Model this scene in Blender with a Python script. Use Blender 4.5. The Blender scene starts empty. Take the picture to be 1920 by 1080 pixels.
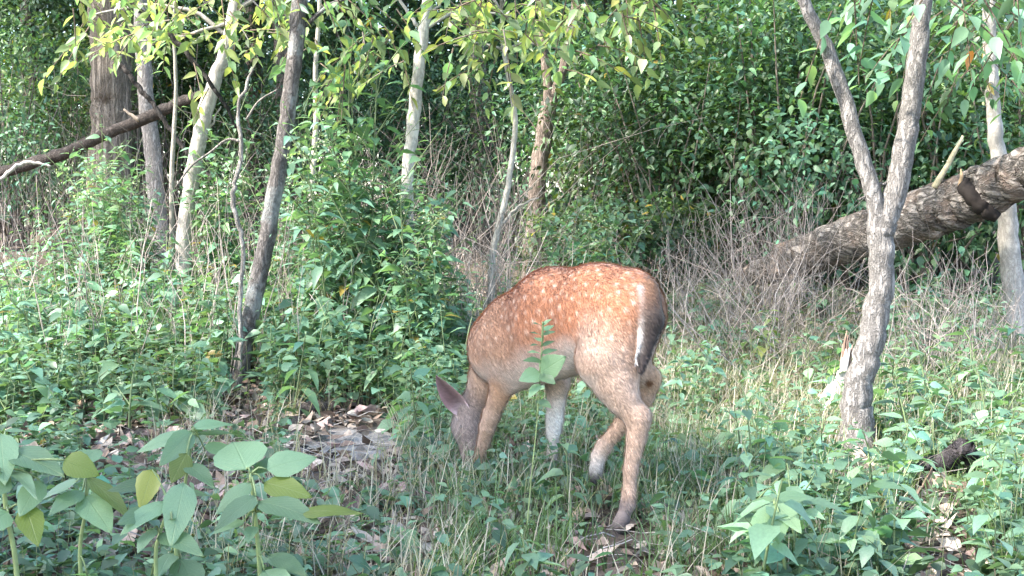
import bpy, math, random
import numpy as np
from mathutils import Vector

rng = np.random.default_rng(11)
random.seed(11)
scene = bpy.context.scene
COL = scene.collection

# ------------------------------------------------------------------ camera
CAM_Z, FPX, HOR = 0.95, 2501.0, 391.0           # eye height, focal length and horizon row in photo pixels (1920 wide)
PITCH = math.atan((540 - HOR) / FPX)
cam = bpy.data.cameras.new('camera')
cam.sensor_width = 36.0
cam.lens = 36.0 * FPX / 1920.0
cam.clip_start = 0.05
cam.clip_end = 400
cam_o = bpy.data.objects.new('camera', cam)
cam_o.location = (0, 0, CAM_Z)
cam_o.rotation_euler = (math.pi / 2 - PITCH, 0, 0)
COL.objects.link(cam_o)
scene.camera = cam_o

# ------------------------------------------------------------------ sky, sun, exposure
SUN_DIR = Vector((-0.62, -0.30, 0.72)).normalized()   # towards the sun
elev = math.asin(SUN_DIR.z)
azim = math.atan2(SUN_DIR.x, SUN_DIR.y)
world = bpy.data.worlds.new('World')
scene.world = world
world.use_nodes = True
wn = world.node_tree
wn.nodes.clear()
sky = wn.nodes.new('ShaderNodeTexSky')
sky.sky_type = 'NISHITA'
sky.sun_disc = False
sky.dust_density = 1.5
sky.ozone_density = 1.0
sky.sun_elevation = elev
sky.sun_rotation = azim % (2 * math.pi)
bg = wn.nodes.new('ShaderNodeBackground')
bg.inputs['Strength'].default_value = 0.15
wo = wn.nodes.new('ShaderNodeOutputWorld')
wn.links.new(sky.outputs[0], bg.inputs[0])
wn.links.new(bg.outputs[0], wo.inputs[0])
sun = bpy.data.lights.new('sun', 'SUN')
sun.energy = 3.3
sun.angle = math.radians(3.0)
sun.color = (1.0, 0.95, 0.86)
sun_o = bpy.data.objects.new('sun', sun)
sun_o.rotation_euler = SUN_DIR.to_track_quat('Z', 'Y').to_euler()
sun_o.location = (-6, -3, 9)
COL.objects.link(sun_o)
scene.view_settings.view_transform = 'Standard'
scene.view_settings.look = 'None'
scene.view_settings.exposure = 2.62
scene.view_settings.gamma = 1.0
scene.view_settings.use_curve_mapping = False
scene.cycles.max_bounces = 7
scene.cycles.diffuse_bounces = 4
scene.cycles.transmission_bounces = 5
scene.cycles.transparent_max_bounces = 4
scene.cycles.use_denoising = True

# ------------------------------------------------------------------ helpers
def ground_z(x, y):
    x = np.asarray(x, float); y = np.asarray(y, float)
    t = np.clip((y - 5.2) / 1.6, 0, 1)
    rise = 0.062 * np.where(y > 5.2, (y - 5.2) - 0.8 * (1 - (1 - t) ** 2) * 0.9, 0)
    rise = np.minimum(rise, 1.0 + 0.012 * (y - 20))
    bump = 0.022 * np.sin(1.7 * x + 0.6 * y) * np.sin(1.3 * y - 0.5 * x + 1.0) + 0.012 * np.sin(4.1 * x + 1.1) * np.sin(3.7 * y + 0.4)
    bank = 0.16 * np.exp(-((x + 1.6) / 1.1) ** 2) * np.clip((y - 6.0) / 2.0, 0, 1)
    bump = bump * (1 - 0.9 * np.exp(-((x - 0.12) / 0.6) ** 2 - ((y - 4.25) / 0.8) ** 2))
    mound = 0.20 * np.exp(-((x - 1.55) / 0.8) ** 2 - ((y - 9.1) / 1.1) ** 2)
    return rise + bump + bank + mound

_c, _s = math.cos(PITCH), math.sin(PITCH)
def at(px, py, d):
    """the world point seen at photo pixel (px, py), d metres in front of the camera (along world Y)"""
    u = (px - 960.0) / FPX
    v = (540.0 - py) / FPX
    dy = _c + v * _s
    dz = -_s + v * _c
    k = d / dy
    return np.array([u * k, d, CAM_Z + dz * k])

def to_px(p):
    p = np.asarray(p, float)
    z = p[..., 2] - CAM_Z
    yc = p[..., 1] * _c - z * _s
    up = p[..., 1] * _s + z * _c
    return 960 + FPX * p[..., 0] / yc, 540 - FPX * up / yc

def on_ground(px, d):
    x = (px - 960.0) / FPX * d
    return np.array([x, d, float(ground_z(x, d))])

def nrm(a):
    return a / np.maximum(np.linalg.norm(a, axis=-1, keepdims=True), 1e-9)

class Acc:
    """collects vertices, triangles and a colour per vertex; build() makes ONE mesh"""
    def __init__(self):
        self.v, self.f, self.c, self.u, self.n = [], [], [], [], 0
    def add(self, v, f, c, uv=None):
        v = np.asarray(v, float).reshape(-1, 3)
        f = np.asarray(f, int).reshape(-1, 3)
        c = np.asarray(c, float)
        if c.ndim == 1:
            c = np.repeat(c[None, :3], len(v), 0)
        self.v.append(v); self.f.append(f + self.n); self.c.append(c[:, :3])
        self.u.append(np.zeros((len(v), 2)) if uv is None else np.asarray(uv, float).reshape(-1, 2))
        self.n += len(v)
    def mesh(self, name, mats, smooth=True):
        v = np.concatenate(self.v); f = np.concatenate(self.f); c = np.concatenate(self.c); u = np.concatenate(self.u)
        me = bpy.data.meshes.new(name)
        me.vertices.add(len(v)); me.vertices.foreach_set('co', v.astype(np.float32).ravel())
        me.loops.add(len(f) * 3); me.loops.foreach_set('vertex_index', f.astype(np.int32).ravel())
        me.polygons.add(len(f))
        me.polygons.foreach_set('loop_start', np.arange(0, len(f) * 3, 3, dtype=np.int32))
        me.polygons.foreach_set('loop_total', np.full(len(f), 3, np.int32))
        me.update(calc_edges=True)
        at_ = me.attributes.new('tint', 'FLOAT_COLOR', 'POINT')
        at_.data.foreach_set('color', np.concatenate([c, np.ones((len(c), 1))], 1).astype(np.float32).ravel())
        ua = me.attributes.new('blade', 'FLOAT2', 'POINT')
        ua.data.foreach_set('vector', u.astype(np.float32).ravel())
        me.polygons.foreach_set('use_smooth', np.full(len(f), bool(smooth)))
        for m in (mats if isinstance(mats, (list, tuple)) else [mats]):
            me.materials.append(m)
        return me
    def build(self, name, mat, parent=None, smooth=True, loc=None):
        return link(name, self.mesh(name, mat, smooth), parent, loc)

def link(name, data, parent=None, loc=None):
    o = bpy.data.objects.new(name, data)
    COL.objects.link(o)
    if parent is not None:
        o.parent = parent
    if loc is not None:
        o.location = loc
    return o

def tag(o, label=None, cat=None, group=None, kind=None):
    if label: o['label'] = label
    if cat: o['category'] = cat
    if group: o['group'] = group
    if kind: o['kind'] = kind
    return o

def empty(name, loc=(0, 0, 0), rz=0.0):
    o = link(name, None)
    o.location = loc
    o.rotation_euler = (0, 0, rz)
    o.empty_display_size = 0.1
    return o

def copy_tree(o, parent=None):
    c = o.copy()
    COL.objects.link(c)
    c.parent = parent
    for ch in list(o.children):
        copy_tree(ch, c)
    return c

# ---- tubes -------------------------------------------------------
def catmull(P, R, n):
    P = np.asarray(P, float); R = np.asarray(R, float)
    if len(P) == 2:
        t = np.linspace(0, 1, n)[:, None]
        return P[0] * (1 - t) + P[1] * t, R[0] * (1 - t[:, 0]) + R[1] * t[:, 0]
    Q = np.concatenate([[2 * P[0] - P[1]], P, [2 * P[-1] - P[-2]]])
    T = np.linspace(0, len(P) - 1 - 1e-6, n)
    i = T.astype(int); f = (T - i)[:, None]
    a, b, c, d = Q[i], Q[i + 1], Q[i + 2], Q[i + 3]
    out = 0.5 * ((2 * b) + (c - a) * f + (2 * a - 5 * b + 4 * c - d) * f ** 2 + (-a + 3 * b - 3 * c + d) * f ** 3)
    r = np.interp(T, np.arange(len(P)), R)
    return out, r

def tube(acc, P, R, sides=8, rings=None, col=(0.2, 0.17, 0.14), rough=0.0, wob=0.0, cap=True, colvar=0.0):
    P = np.asarray(P, float)
    n = rings or max(2, len(P))
    C, r = catmull(P, R, n) if (len(P) > 2 or n > 2) else (P, np.asarray(R, float))
    if wob:
        w = rng.normal(0, wob, (n, 3)); w[0] = 0; w[-1] *= 0.3
        C = C + w
    T = nrm(np.gradient(C, axis=0))
    ref = np.where(np.abs(T[:, 2:3]) > 0.9, np.array([[1.0, 0, 0]]), np.array([[0, 0, 1.0]]))
    ref = np.repeat(ref[:1], n, 0) if True else ref
    A = nrm(np.cross(T, ref)); B = np.cross(T, A)
    ang = np.linspace(0, 2 * math.pi, sides, endpoint=False)
    rr = r[:, None] * (1 + rough * rng.normal(0, 1, (n, sides)))
    V = C[:, None, :] + rr[..., None] * (np.cos(ang)[None, :, None] * A[:, None, :] + np.sin(ang)[None, :, None] * B[:, None, :])
    idx = np.arange(n * sides).reshape(n, sides)
    a = idx[:-1]; b = np.roll(a, -1, 1); c = idx[1:]; d = np.roll(c, -1, 1)
    F = np.concatenate([np.stack([a, b, d], -1).reshape(-1, 3), np.stack([a, d, c], -1).reshape(-1, 3)])
    V = V.reshape(-1, 3)
    if cap:
        V = np.concatenate([V, C[:1], C[-1:]])
        k = n * sides
        r0 = idx[0]; r1 = idx[-1]
        F = np.concatenate([F, np.stack([np.roll(r0, -1), r0, np.full(sides, k)], -1), np.stack([r1, np.roll(r1, -1), np.full(sides, k + 1)], -1)])
    cc = np.repeat(np.asarray(col, float)[None], len(V), 0)
    if colvar:
        cc = cc * (1 + colvar * rng.normal(0, 1, (len(V), 1)))
    acc.add(V, F, np.clip(cc, 0.005, 0.9))
    return C, r

def twigs(acc, P0, P1, r0, r1, cols, sag=0.1, seg=3, sides=3):
    """many thin bent stalks at once: P0, P1 (n,3)"""
    n = len(P0)
    t = np.linspace(0, 1, seg + 1)
    side = nrm(rng.normal(0, 1, (n, 3)))
    L = np.linalg.norm(P1 - P0, axis=1)
    C = P0[:, None] * (1 - t)[None, :, None] + P1[:, None] * t[None, :, None]
    C = C + (np.sin(t * math.pi)[None, :, None] * side[:, None] * (sag * L)[:, None, None])
    C[:, 1:-1] += rng.normal(0, 0.02, (n, seg - 1, 3)) * L[:, None, None]
    D = nrm(P1 - P0)
    ref = np.where(np.abs(D[:, 2:3]) > 0.8, np.array([[1.0, 0.2, 0]]), np.array([[0, 0.1, 1.0]]))
    A = nrm(np.cross(D, ref)); B = np.cross(D, A)
    ang = np.linspace(0, 2 * math.pi, sides, endpoint=False)
    r = (np.asarray(r0).reshape(-1, 1) * (1 - t) + np.asarray(r1).reshape(-1, 1) * t)
    V = C[:, :, None] + r[:, :, None, None] * (np.cos(ang)[None, None, :, None] * A[:, None, None] + np.sin(ang)[None, None, :, None] * B[:, None, None])
    m = (seg + 1) * sides
    idx = np.arange(m).reshape(seg + 1, sides)
    a = idx[:-1]; b = np.roll(a, -1, 1); c = idx[1:]; d = np.roll(c, -1, 1)
    F1 = np.concatenate([np.stack([a, b, d], -1).reshape(-1, 3), np.stack([a, d, c], -1).reshape(-1, 3)])
    F = (F1[None] + (np.arange(n) * m)[:, None, None]).reshape(-1, 3)
    acc.add(V.reshape(-1, 3), F, np.repeat(cols, m, 0))

# ---- leaves ------------------------------------------------------
ST_M = np.array([0.0, 0.16, 0.42, 0.74, 1.0])
WD_M = np.array([0.0, 0.72, 1.0, 0.52, 0.0])
def leaves(acc, P, D, N, L, W, droop, fold, cols, lod=1):
    """ovate pointed leaves; lod 0: 4 triangles, 1: 12 triangles"""
    n = len(P)
    D = nrm(D); S = nrm(np.cross(D, N)); N = nrm(np.cross(S, D))
    L = np.broadcast_to(L, (n,)).astype(float); W = np.broadcast_to(W, (n,)).astype(float)
    droop = np.broadcast_to(droop, (n,)).astype(float); fold = np.broadcast_to(fold, (n,)).astype(float)
    if lod == 0:
        st, wd = np.array([0, 0.42, 1.0]), np.array([0, 1.0, 0])
    else:
        st, wd = ST_M, WD_M
    mid = P[:, None] + D[:, None] * (L[:, None] * st)[..., None] - N[:, None] * ((droop * L)[:, None] * st ** 2)[..., None]
    k = len(st)
    inner = list(range(1, k - 1))
    cf, sf = np.cos(fold), np.sin(fold)
    left = mid[:, inner] + (W[:, None] * wd[inner])[..., None] * (S * cf[:, None] + N * sf[:, None])[:, None]
    right = mid[:, inner] + (W[:, None] * wd[inner])[..., None] * (-S * cf[:, None] + N * sf[:, None])[:, None]
    V = np.concatenate([mid, left, right], 1)
    m = V.shape[1]
    q = len(inner)
    l0, r0 = k, k + q
    F = [[0, 1, l0], [0, r0, 1]]
    for i in range(q - 1):
        F += [[1 + i, 2 + i, l0 + i + 1], [1 + i, l0 + i + 1, l0 + i], [1 + i, r0 + i, r0 + i + 1], [1 + i, r0 + i + 1, 2 + i]]
    F += [[q, q + 1, l0 + q - 1], [q, r0 + q - 1, q + 1]]
    F = np.array(F)
    FF = (F[None] + (np.arange(n) * m)[:, None, None]).reshape(-1, 3)
    acc.add(V.reshape(-1, 3), FF, np.repeat(cols, m, 0))

def big_leaf(L, W, droop, fold, curl, serr, seed, col, edge=None):
    """one broad leaf at the origin pointing along +Y, face up: 10 stations, 4 columns, toothed edge, ~70 triangles"""
    r = np.random.default_rng(seed)
    k = 11
    t = np.linspace(0, 1, k)
    w = np.sin(np.pi * np.clip(t, 0, 1) ** 0.72) ** 0.85
    w = w * (1 - 0.25 * t); w[0] = 0.02; w[-1] = 0.0
    w = w / w.max()
    us = np.array([-1, -0.55, 0, 0.55, 1.0])
    V = []; UV = []
    twist = r.normal(0, 0.15)
    for i in range(k):
        y = L * (t[i] - 0.12 * droop * t[i] ** 3)
        z0 = -droop * L * t[i] ** 2 * 0.6
        for u in us:
            tooth = 1 + (serr * (1 if i % 2 else -1) if abs(u) == 1 else 0)
            x = W * w[i] * u * math.cos(fold * abs(u)) * tooth
            z = z0 + W * w[i] * (abs(u) * math.sin(fold) - curl * u * u) + 0.012 * L * math.sin(9 * t[i] + 3 * u) * abs(u) + twist * x * t[i]
            V.append((x, y, z)); UV.append((u * w[i], t[i]))
    F = []
    for i in range(k - 1):
        for j in range(4):
            a = i * 5 + j
            F += [[a, a + 1, a + 6], [a, a + 6, a + 5]]
    acc = Acc()
    c = np.repeat(np.asarray(col, float)[None], len(V), 0)
    if edge is not None:
        e = np.abs(np.array([uv[0] for uv in UV])).reshape(-1, 1) ** 3
        c = c * (1 - e) + np.asarray(edge)[None] * e
    acc.add(V, F, c, UV)
    return acc

# ------------------------------------------------------------------ materials
def new_mat(name):
    m = bpy.data.materials.new(name); m.use_nodes = True
    nt = m.node_tree; nt.nodes.clear()
    out = nt.nodes.new('ShaderNodeOutputMaterial')
    return m, nt, out

def N_(nt, t, **kw):
    n = nt.nodes.new(t)
    for k, v in kw.items():
        setattr(n, k, v)
    return n

def leaf_material(name, trans=0.35, rough=0.45, spec=0.5, veins=False):
    m, nt, out = new_mat(name)
    a = N_(nt, 'ShaderNodeAttribute', attribute_name='tint')
    oi = N_(nt, 'ShaderNodeObjectInfo')
    no = N_(nt, 'ShaderNodeTexNoise'); no.inputs['Scale'].default_value = 40
    hs = N_(nt, 'ShaderNodeHueSaturation')
    mr = N_(nt, 'ShaderNodeMapRange'); mr.inputs['To Min'].default_value = 0.78; mr.inputs['To Max'].default_value = 1.2
    nt.links.new(oi.outputs['Random'], mr.inputs['Value'])
    mn = N_(nt, 'ShaderNodeMapRange'); mn.inputs['To Min'].default_value = 0.75; mn.inputs['To Max'].default_value = 1.25
    nt.links.new(no.outputs['Fac'], mn.inputs['Value'])
    mu = N_(nt, 'ShaderNodeMath', operation='MULTIPLY')
    nt.links.new(mr.outputs[0], mu.inputs[0]); nt.links.new(mn.outputs[0], mu.inputs[1])
    nt.links.new(mu.outputs[0], hs.inputs['Value'])
    nt.links.new(a.outputs['Color'], hs.inputs['Color'])
    colour = hs.outputs[0]
    p = N_(nt, 'ShaderNodeBsdfPrincipled')
    p.inputs['Roughness'].default_value = rough
    p.inputs['Specular IOR Level'].default_value = spec
    if veins:
        b = N_(nt, 'ShaderNodeAttribute', attribute_name='blade')
        sx = N_(nt, 'ShaderNodeSeparateXYZ'); nt.links.new(b.outputs['Vector'], sx.inputs[0])
        ab = N_(nt, 'ShaderNodeMath', operation='ABSOLUTE'); nt.links.new(sx.outputs[0], ab.inputs[0])
        s1 = N_(nt, 'ShaderNodeMath', operation='MULTIPLY_ADD'); s1.inputs[1].default_value = -0.45
        nt.links.new(ab.outputs[0], s1.inputs[0]); nt.links.new(sx.outputs[1], s1.inputs[2])
        s2 = N_(nt, 'ShaderNodeMath', operation='MULTIPLY'); s2.inputs[1].default_value = 9.0; nt.links.new(s1.outputs[0], s2.inputs[0])
        s3 = N_(nt, 'ShaderNodeMath', operation='FRACT'); nt.links.new(s2.outputs[0], s3.inputs[0])
        s4 = N_(nt, 'ShaderNodeMath', operation='PINGPONG'); s4.inputs[1].default_value = 0.5; nt.links.new(s3.outputs[0], s4.inputs[0])
        s5 = N_(nt, 'ShaderNodeMapRange'); s5.inputs['From Max'].default_value = 0.09; s5.inputs['To Min'].default_value = 1; s5.inputs['To Max'].default_value = 0
        nt.links.new(s4.outputs[0], s5.inputs['Value'])
        r5 = N_(nt, 'ShaderNodeMapRange'); r5.inputs['From Max'].default_value = 0.05; r5.inputs['To Min'].default_value = 1; r5.inputs['To Max'].default_value = 0
        nt.links.new(ab.outputs[0], r5.inputs['Value'])
        mx = N_(nt, 'ShaderNodeMath', operation='MAXIMUM'); nt.links.new(s5.outputs[0], mx.inputs[0]); nt.links.new(r5.outputs[0], mx.inputs[1])
        k = N_(nt, 'ShaderNodeMath', operation='MULTIPLY'); k.inputs[1].default_value = 0.22; nt.links.new(mx.outputs[0], k.inputs[0])
        mixc = N_(nt, 'ShaderNodeMix', data_type='RGBA'); nt.links.new(k.outputs[0], mixc.inputs['Factor'])
        nt.links.new(hs.outputs[0], mixc.inputs['A']); mixc.inputs['B'].default_value = (0.2, 0.27, 0.12, 1)
        nb = N_(nt, 'ShaderNodeTexNoise'); nb.inputs['Scale'].default_value = 55; nb.inputs['Detail'].default_value = 5; nb.inputs['Roughness'].default_value = 0.7
        rb = N_(nt, 'ShaderNodeMapRange'); rb.inputs['From Min'].default_value = 0.62; rb.inputs['From Max'].default_value = 0.72; rb.inputs['To Max'].default_value = 0.8
        nt.links.new(nb.outputs['Fac'], rb.inputs['Value'])
        mb = N_(nt, 'ShaderNodeMix', data_type='RGBA'); nt.links.new(rb.outputs[0], mb.inputs['Factor']); nt.links.new(mixc.outputs['Result'], mb.inputs['A']); mb.inputs['B'].default_value = (0.12, 0.075, 0.03, 1)
        mixc = mb
        colour = mixc.outputs['Result']
        bu = N_(nt, 'ShaderNodeBump'); bu.inputs['Strength'].default_value = 0.35; bu.inputs['Distance'].default_value = 0.004; bu.invert = True
        nt.links.new(mx.outputs[0], bu.inputs['Height']); nt.links.new(bu.outputs[0], p.inputs['Normal'])
    nt.links.new(colour, p.inputs['Base Color'])
    tr = N_(nt, 'ShaderNodeBsdfTranslucent')
    tm = N_(nt, 'ShaderNodeMix', data_type='RGBA', blend_type='MULTIPLY'); tm.inputs['Factor'].default_value = 1
    nt.links.new(colour, tm.inputs['A']); tm.inputs['B'].default_value = (1.8, 1.9, 0.85, 1)
    nt.links.new(tm.outputs['Result'], tr.inputs['Color'])
    mix = N_(nt, 'ShaderNodeMixShader'); mix.inputs[0].default_value = trans
    nt.links.new(p.outputs[0], mix.inputs[1]); nt.links.new(tr.outputs[0], mix.inputs[2])
    nt.links.new(mix.outputs[0], out.inputs['Surface'])
    return m

def bark_material(name, stretch=(1, 1, 0.2), scale=40, dark=0.4, bump=0.6, dist=0.02, blotch=None, bamt=0.5):
    m, nt, out = new_mat(name)
    tc = N_(nt, 'ShaderNodeTexCoord')
    mp = N_(nt, 'ShaderNodeMapping'); mp.inputs['Scale'].default_value = stretch
    nt.links.new(tc.outputs['Object'], mp.inputs['Vector'])
    n1 = N_(nt, 'ShaderNodeTexNoise'); n1.inputs['Scale'].default_value = scale; n1.inputs['Detail'].default_value = 5; n1.inputs['Roughness'].default_value = 0.6; n1.inputs['Distortion'].default_value = 0.6
    n3 = N_(nt, 'ShaderNodeTexNoise'); n3.inputs['Scale'].default_value = scale * 3.5; n3.inputs['Detail'].default_value = 4
    nt.links.new(mp.outputs[0], n1.inputs['Vector']); nt.links.new(tc.outputs['Object'], n3.inputs['Vector'])
    pp = N_(nt, 'ShaderNodeMath', operation='SUBTRACT'); pp.inputs[1].default_value = 0.5; nt.links.new(n1.outputs['Fac'], pp.inputs[0])
    ab = N_(nt, 'ShaderNodeMath', operation='ABSOLUTE'); nt.links.new(pp.outputs[0], ab.inputs[0])
    rd = N_(nt, 'ShaderNodeMapRange'); rd.inputs['From Max'].default_value = 0.12; nt.links.new(ab.outputs[0], rd.inputs['Value'])
    h = N_(nt, 'ShaderNodeMath', operation='MULTIPLY_ADD'); h.inputs[1].default_value = 0.6
    hf = N_(nt, 'ShaderNodeMath', operation='MULTIPLY'); hf.inputs[1].default_value = 0.55; nt.links.new(n3.outputs['Fac'], hf.inputs[0])
    nt.links.new(rd.outputs[0], h.inputs[0]); nt.links.new(hf.outputs[0], h.inputs[2])
    a = N_(nt, 'ShaderNodeAttribute', attribute_name='tint')
    k = N_(nt, 'ShaderNodeMapRange'); k.inputs['From Min'].default_value = 0.2; k.inputs['From Max'].default_value = 0.95; k.inputs['To Min'].default_value = dark; k.inputs['To Max'].default_value = 1.2
    nt.links.new(h.outputs[0], k.inputs['Value'])
    mu = N_(nt, 'ShaderNodeVectorMath', operation='SCALE'); nt.links.new(a.outputs['Vector'], mu.inputs[0]); nt.links.new(k.outputs[0], mu.inputs['Scale'])
    colour = mu.outputs[0]
    if blotch:
        n2 = N_(nt, 'ShaderNodeTexNoise'); n2.inputs['Scale'].default_value = 6; n2.inputs['Detail'].default_value = 6; n2.inputs['Roughness'].default_value = 0.65
        nt.links.new(tc.outputs['Object'], n2.inputs['Vector'])
        r2 = N_(nt, 'ShaderNodeMapRange'); r2.inputs['From Min'].default_value = 0.50; r2.inputs['From Max'].default_value = 0.62; r2.inputs['To Max'].default_value = bamt
        nt.links.new(n2.outputs['Fac'], r2.inputs['Value'])
        mm = N_(nt, 'ShaderNodeMix', data_type='RGBA'); nt.links.new(r2.outputs[0], mm.inputs['Factor'])
        nt.links.new(colour, mm.inputs['A']); mm.inputs['B'].default_value = (*blotch, 1)
        colour = mm.outputs['Result']
    p = N_(nt, 'ShaderNodeBsdfPrincipled'); p.inputs['Roughness'].default_value = 0.92; p.inputs['Specular IOR Level'].default_value = 0.15
    nt.links.new(colour, p.inputs['Base Color'])
    b = N_(nt, 'ShaderNodeBump'); b.inputs['Strength'].default_value = bump; b.inputs['Distance'].default_value = dist
    nt.links.new(h.outputs[0], b.inputs['Height']); nt.links.new(b.outputs[0], p.inputs['Normal'])
    nt.links.new(p.outputs[0], out.inputs['Surface'])
    return m

def tint_material(name, rough=0.85, spec=0.25, noise=30, amt=0.35, bump=0.0):
    m, nt, out = new_mat(name)
    tc = N_(nt, 'ShaderNodeTexCoord')
    a = N_(nt, 'ShaderNodeAttribute', attribute_name='tint')
    n1 = N_(nt, 'ShaderNodeTexNoise'); n1.inputs['Scale'].default_value = noise; n1.inputs['Detail'].default_value = 4
    nt.links.new(tc.outputs['Object'], n1.inputs['Vector'])
    k = N_(nt, 'ShaderNodeMapRange'); k.inputs['From Min'].default_value = 0.3; k.inputs['From Max'].default_value = 0.7
    k.inputs['To Min'].default_value = 1 - amt; k.inputs['To Max'].default_value = 1 + amt
    nt.links.new(n1.outputs['Fac'], k.inputs['Value'])
    mu = N_(nt, 'ShaderNodeVectorMath', operation='SCALE'); nt.links.new(a.outputs['Vector'], mu.inputs[0]); nt.links.new(k.outputs[0], mu.inputs['Scale'])
    p = N_(nt, 'ShaderNodeBsdfPrincipled'); p.inputs['Roughness'].default_value = rough; p.inputs['Specular IOR Level'].default_value = spec
    nt.links.new(mu.outputs[0], p.inputs['Base Color'])
    if bump:
        b = N_(nt, 'ShaderNodeBump'); b.inputs['Strength'].default_value = bump; b.inputs['Distance'].default_value = 0.01
        nt.links.new(n1.outputs['Fac'], b.inputs['Height']); nt.links.new(b.outputs[0], p.inputs['Normal'])
    nt.links.new(p.outputs[0], out.inputs['Surface'])
    return m

M_LEAF = leaf_material('leaf', 0.3, 0.48, 0.5)
M_CROWN = leaf_material('crown_leaf', 0.45, 0.4, 0.5)
M_BIG = leaf_material('broad_leaf', 0.3, 0.45, 0.45, veins=True)
M_STEM = tint_material('stem', 0.6, 0.4)
M_DRY = tint_material('dry_stalk', 0.85, 0.2)
M_LITTER = tint_material('leaf_litter', 0.8, 0.25, 60, 0.3)
M_BARK = bark_material('bark_furrowed', (1, 1, 0.25), 45, 0.4, 0.8, 0.012)
M_BARK_PALE = bark_material('bark_pale', (1, 1, 0.5), 30, 0.7, 0.4, 0.006, (0.22, 0.205, 0.185), 0.6)
M_BARK_LICHEN = bark_material('bark_lichen', (1, 1, 0.35), 40, 0.4, 0.7, 0.01, (0.30, 0.31, 0.30), 0.7)
M_BARK_BIG = bark_material('bark_ridged', (1, 1, 0.05), 17, 0.35, 1.0, 0.03)
M_LOG = bark_material('log_bark', (0.35, 0.6, 1), 22, 0.22, 1.0, 0.035, (0.26, 0.185, 0.15), 0.6)

# ------------------------------------------------------------------ ground
def ground_material():
    m, nt, out = new_mat('forest_floor')
    tc = N_(nt, 'ShaderNodeTexCoord')
    n1 = N_(nt, 'ShaderNodeTexNoise'); n1.inputs['Scale'].default_value = 14; n1.inputs['Detail'].default_value = 8; n1.inputs['Roughness'].default_value = 0.7
    n2 = N_(nt, 'ShaderNodeTexNoise'); n2.inputs['Scale'].default_value = 1.3; n2.inputs['Detail'].default_value = 3
    nt.links.new(tc.outputs['Object'], n1.inputs['Vector']); nt.links.new(tc.outputs['Object'], n2.inputs['Vector'])
    cr = N_(nt, 'ShaderNodeValToRGB')
    cr.color_ramp.elements[0].position = 0.32; cr.color_ramp.elements[0].color = (0.035, 0.026, 0.02, 1)
    cr.color_ramp.elements[1].position = 0.7; cr.color_ramp.elements[1].color = (0.17, 0.135, 0.11, 1)
    nt.links.new(n1.outputs['Fac'], cr.inputs[0])
    a = N_(nt, 'ShaderNodeAttribute', attribute_name='tint')     # red channel: how far the soil is trodden bare
    sx = N_(nt, 'ShaderNodeSeparateColor'); nt.links.new(a.outputs['Color'], sx.inputs[0])
    mx = N_(nt, 'ShaderNodeMix', data_type='RGBA'); nt.links.new(cr.outputs[0], mx.inputs['A'])
    cb = N_(nt, 'ShaderNodeValToRGB')
    cb.color_ramp.elements[0].position = 0.3; cb.color_ramp.elements[0].color = (0.17, 0.16, 0.155, 1)
    cb.color_ramp.elements[1].position = 0.65; cb.color_ramp.elements[1].color = (0.34, 0.325, 0.32, 1)
    nt.links.new(n1.outputs['Fac'], cb.inputs[0]); nt.links.new(cb.outputs[0], mx.inputs['B'])
    nt.links.new(sx.outputs[0], mx.inputs['Factor'])
    p = N_(nt, 'ShaderNodeBsdfPrincipled'); p.inputs['Roughness'].default_value = 0.95; p.inputs['Specular IOR Level'].default_value = 0.15
    nt.links.new(mx.outputs['Result'], p.inputs['Base Color'])
    b = N_(nt, 'ShaderNodeBump'); b.inputs['Strength'].default_value = 0.8; b.inputs['Distance'].default_value = 0.03
    nt.links.new(n1.outputs['Fac'], b.inputs['Height']); nt.links.new(b.outputs[0], p.inputs['Normal'])
    nt.links.new(p.outputs[0], out.inputs['Surface'])
    return m

def bare(x, y):
    """0..1: the trodden bare patch of grey soil"""
    c = on_ground(650, 5.25)
    q = ((x - c[0]) / 0.19) ** 2 + ((y - c[1]) / 0.40) ** 2
    q = q + 0.6 * np.sin(9 * x + 5 * y) * np.sin(7 * y - 3 * x)
    return np.clip(1.4 - q, 0, 0.9)

xs = np.concatenate([np.linspace(-60, -6, 28)[:-1], np.linspace(-6, 6, 200), np.linspace(6, 60, 28)[1:]])
ys = np.concatenate([np.linspace(-30, 0, 16)[:-1], np.linspace(0, 13, 220), np.linspace(13, 110, 60)[1:]])
X, Y = np.meshgrid(xs, ys)
Z = ground_z(X, Y) + 0.008 * rng.normal(0, 1, X.shape) * (np.abs(X) < 6) * (Y > 0) * (Y < 13)
nx, ny = len(xs), len(ys)
idx = np.arange(nx * ny).reshape(ny, nx)
a, b, c, d = idx[:-1, :-1], idx[:-1, 1:], idx[1:, 1:], idx[1:, :-1]
acc = Acc()
bb = bare(X, Y).ravel()
acc.add(np.stack([X, Y, Z], -1).reshape(-1, 3), np.concatenate([np.stack([a, b, c], -1).reshape(-1, 3), np.stack([a, c, d], -1).reshape(-1, 3)]), np.stack([bb, bb, bb], -1))
tag(acc.build('ground', ground_material()), kind='structure')

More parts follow.
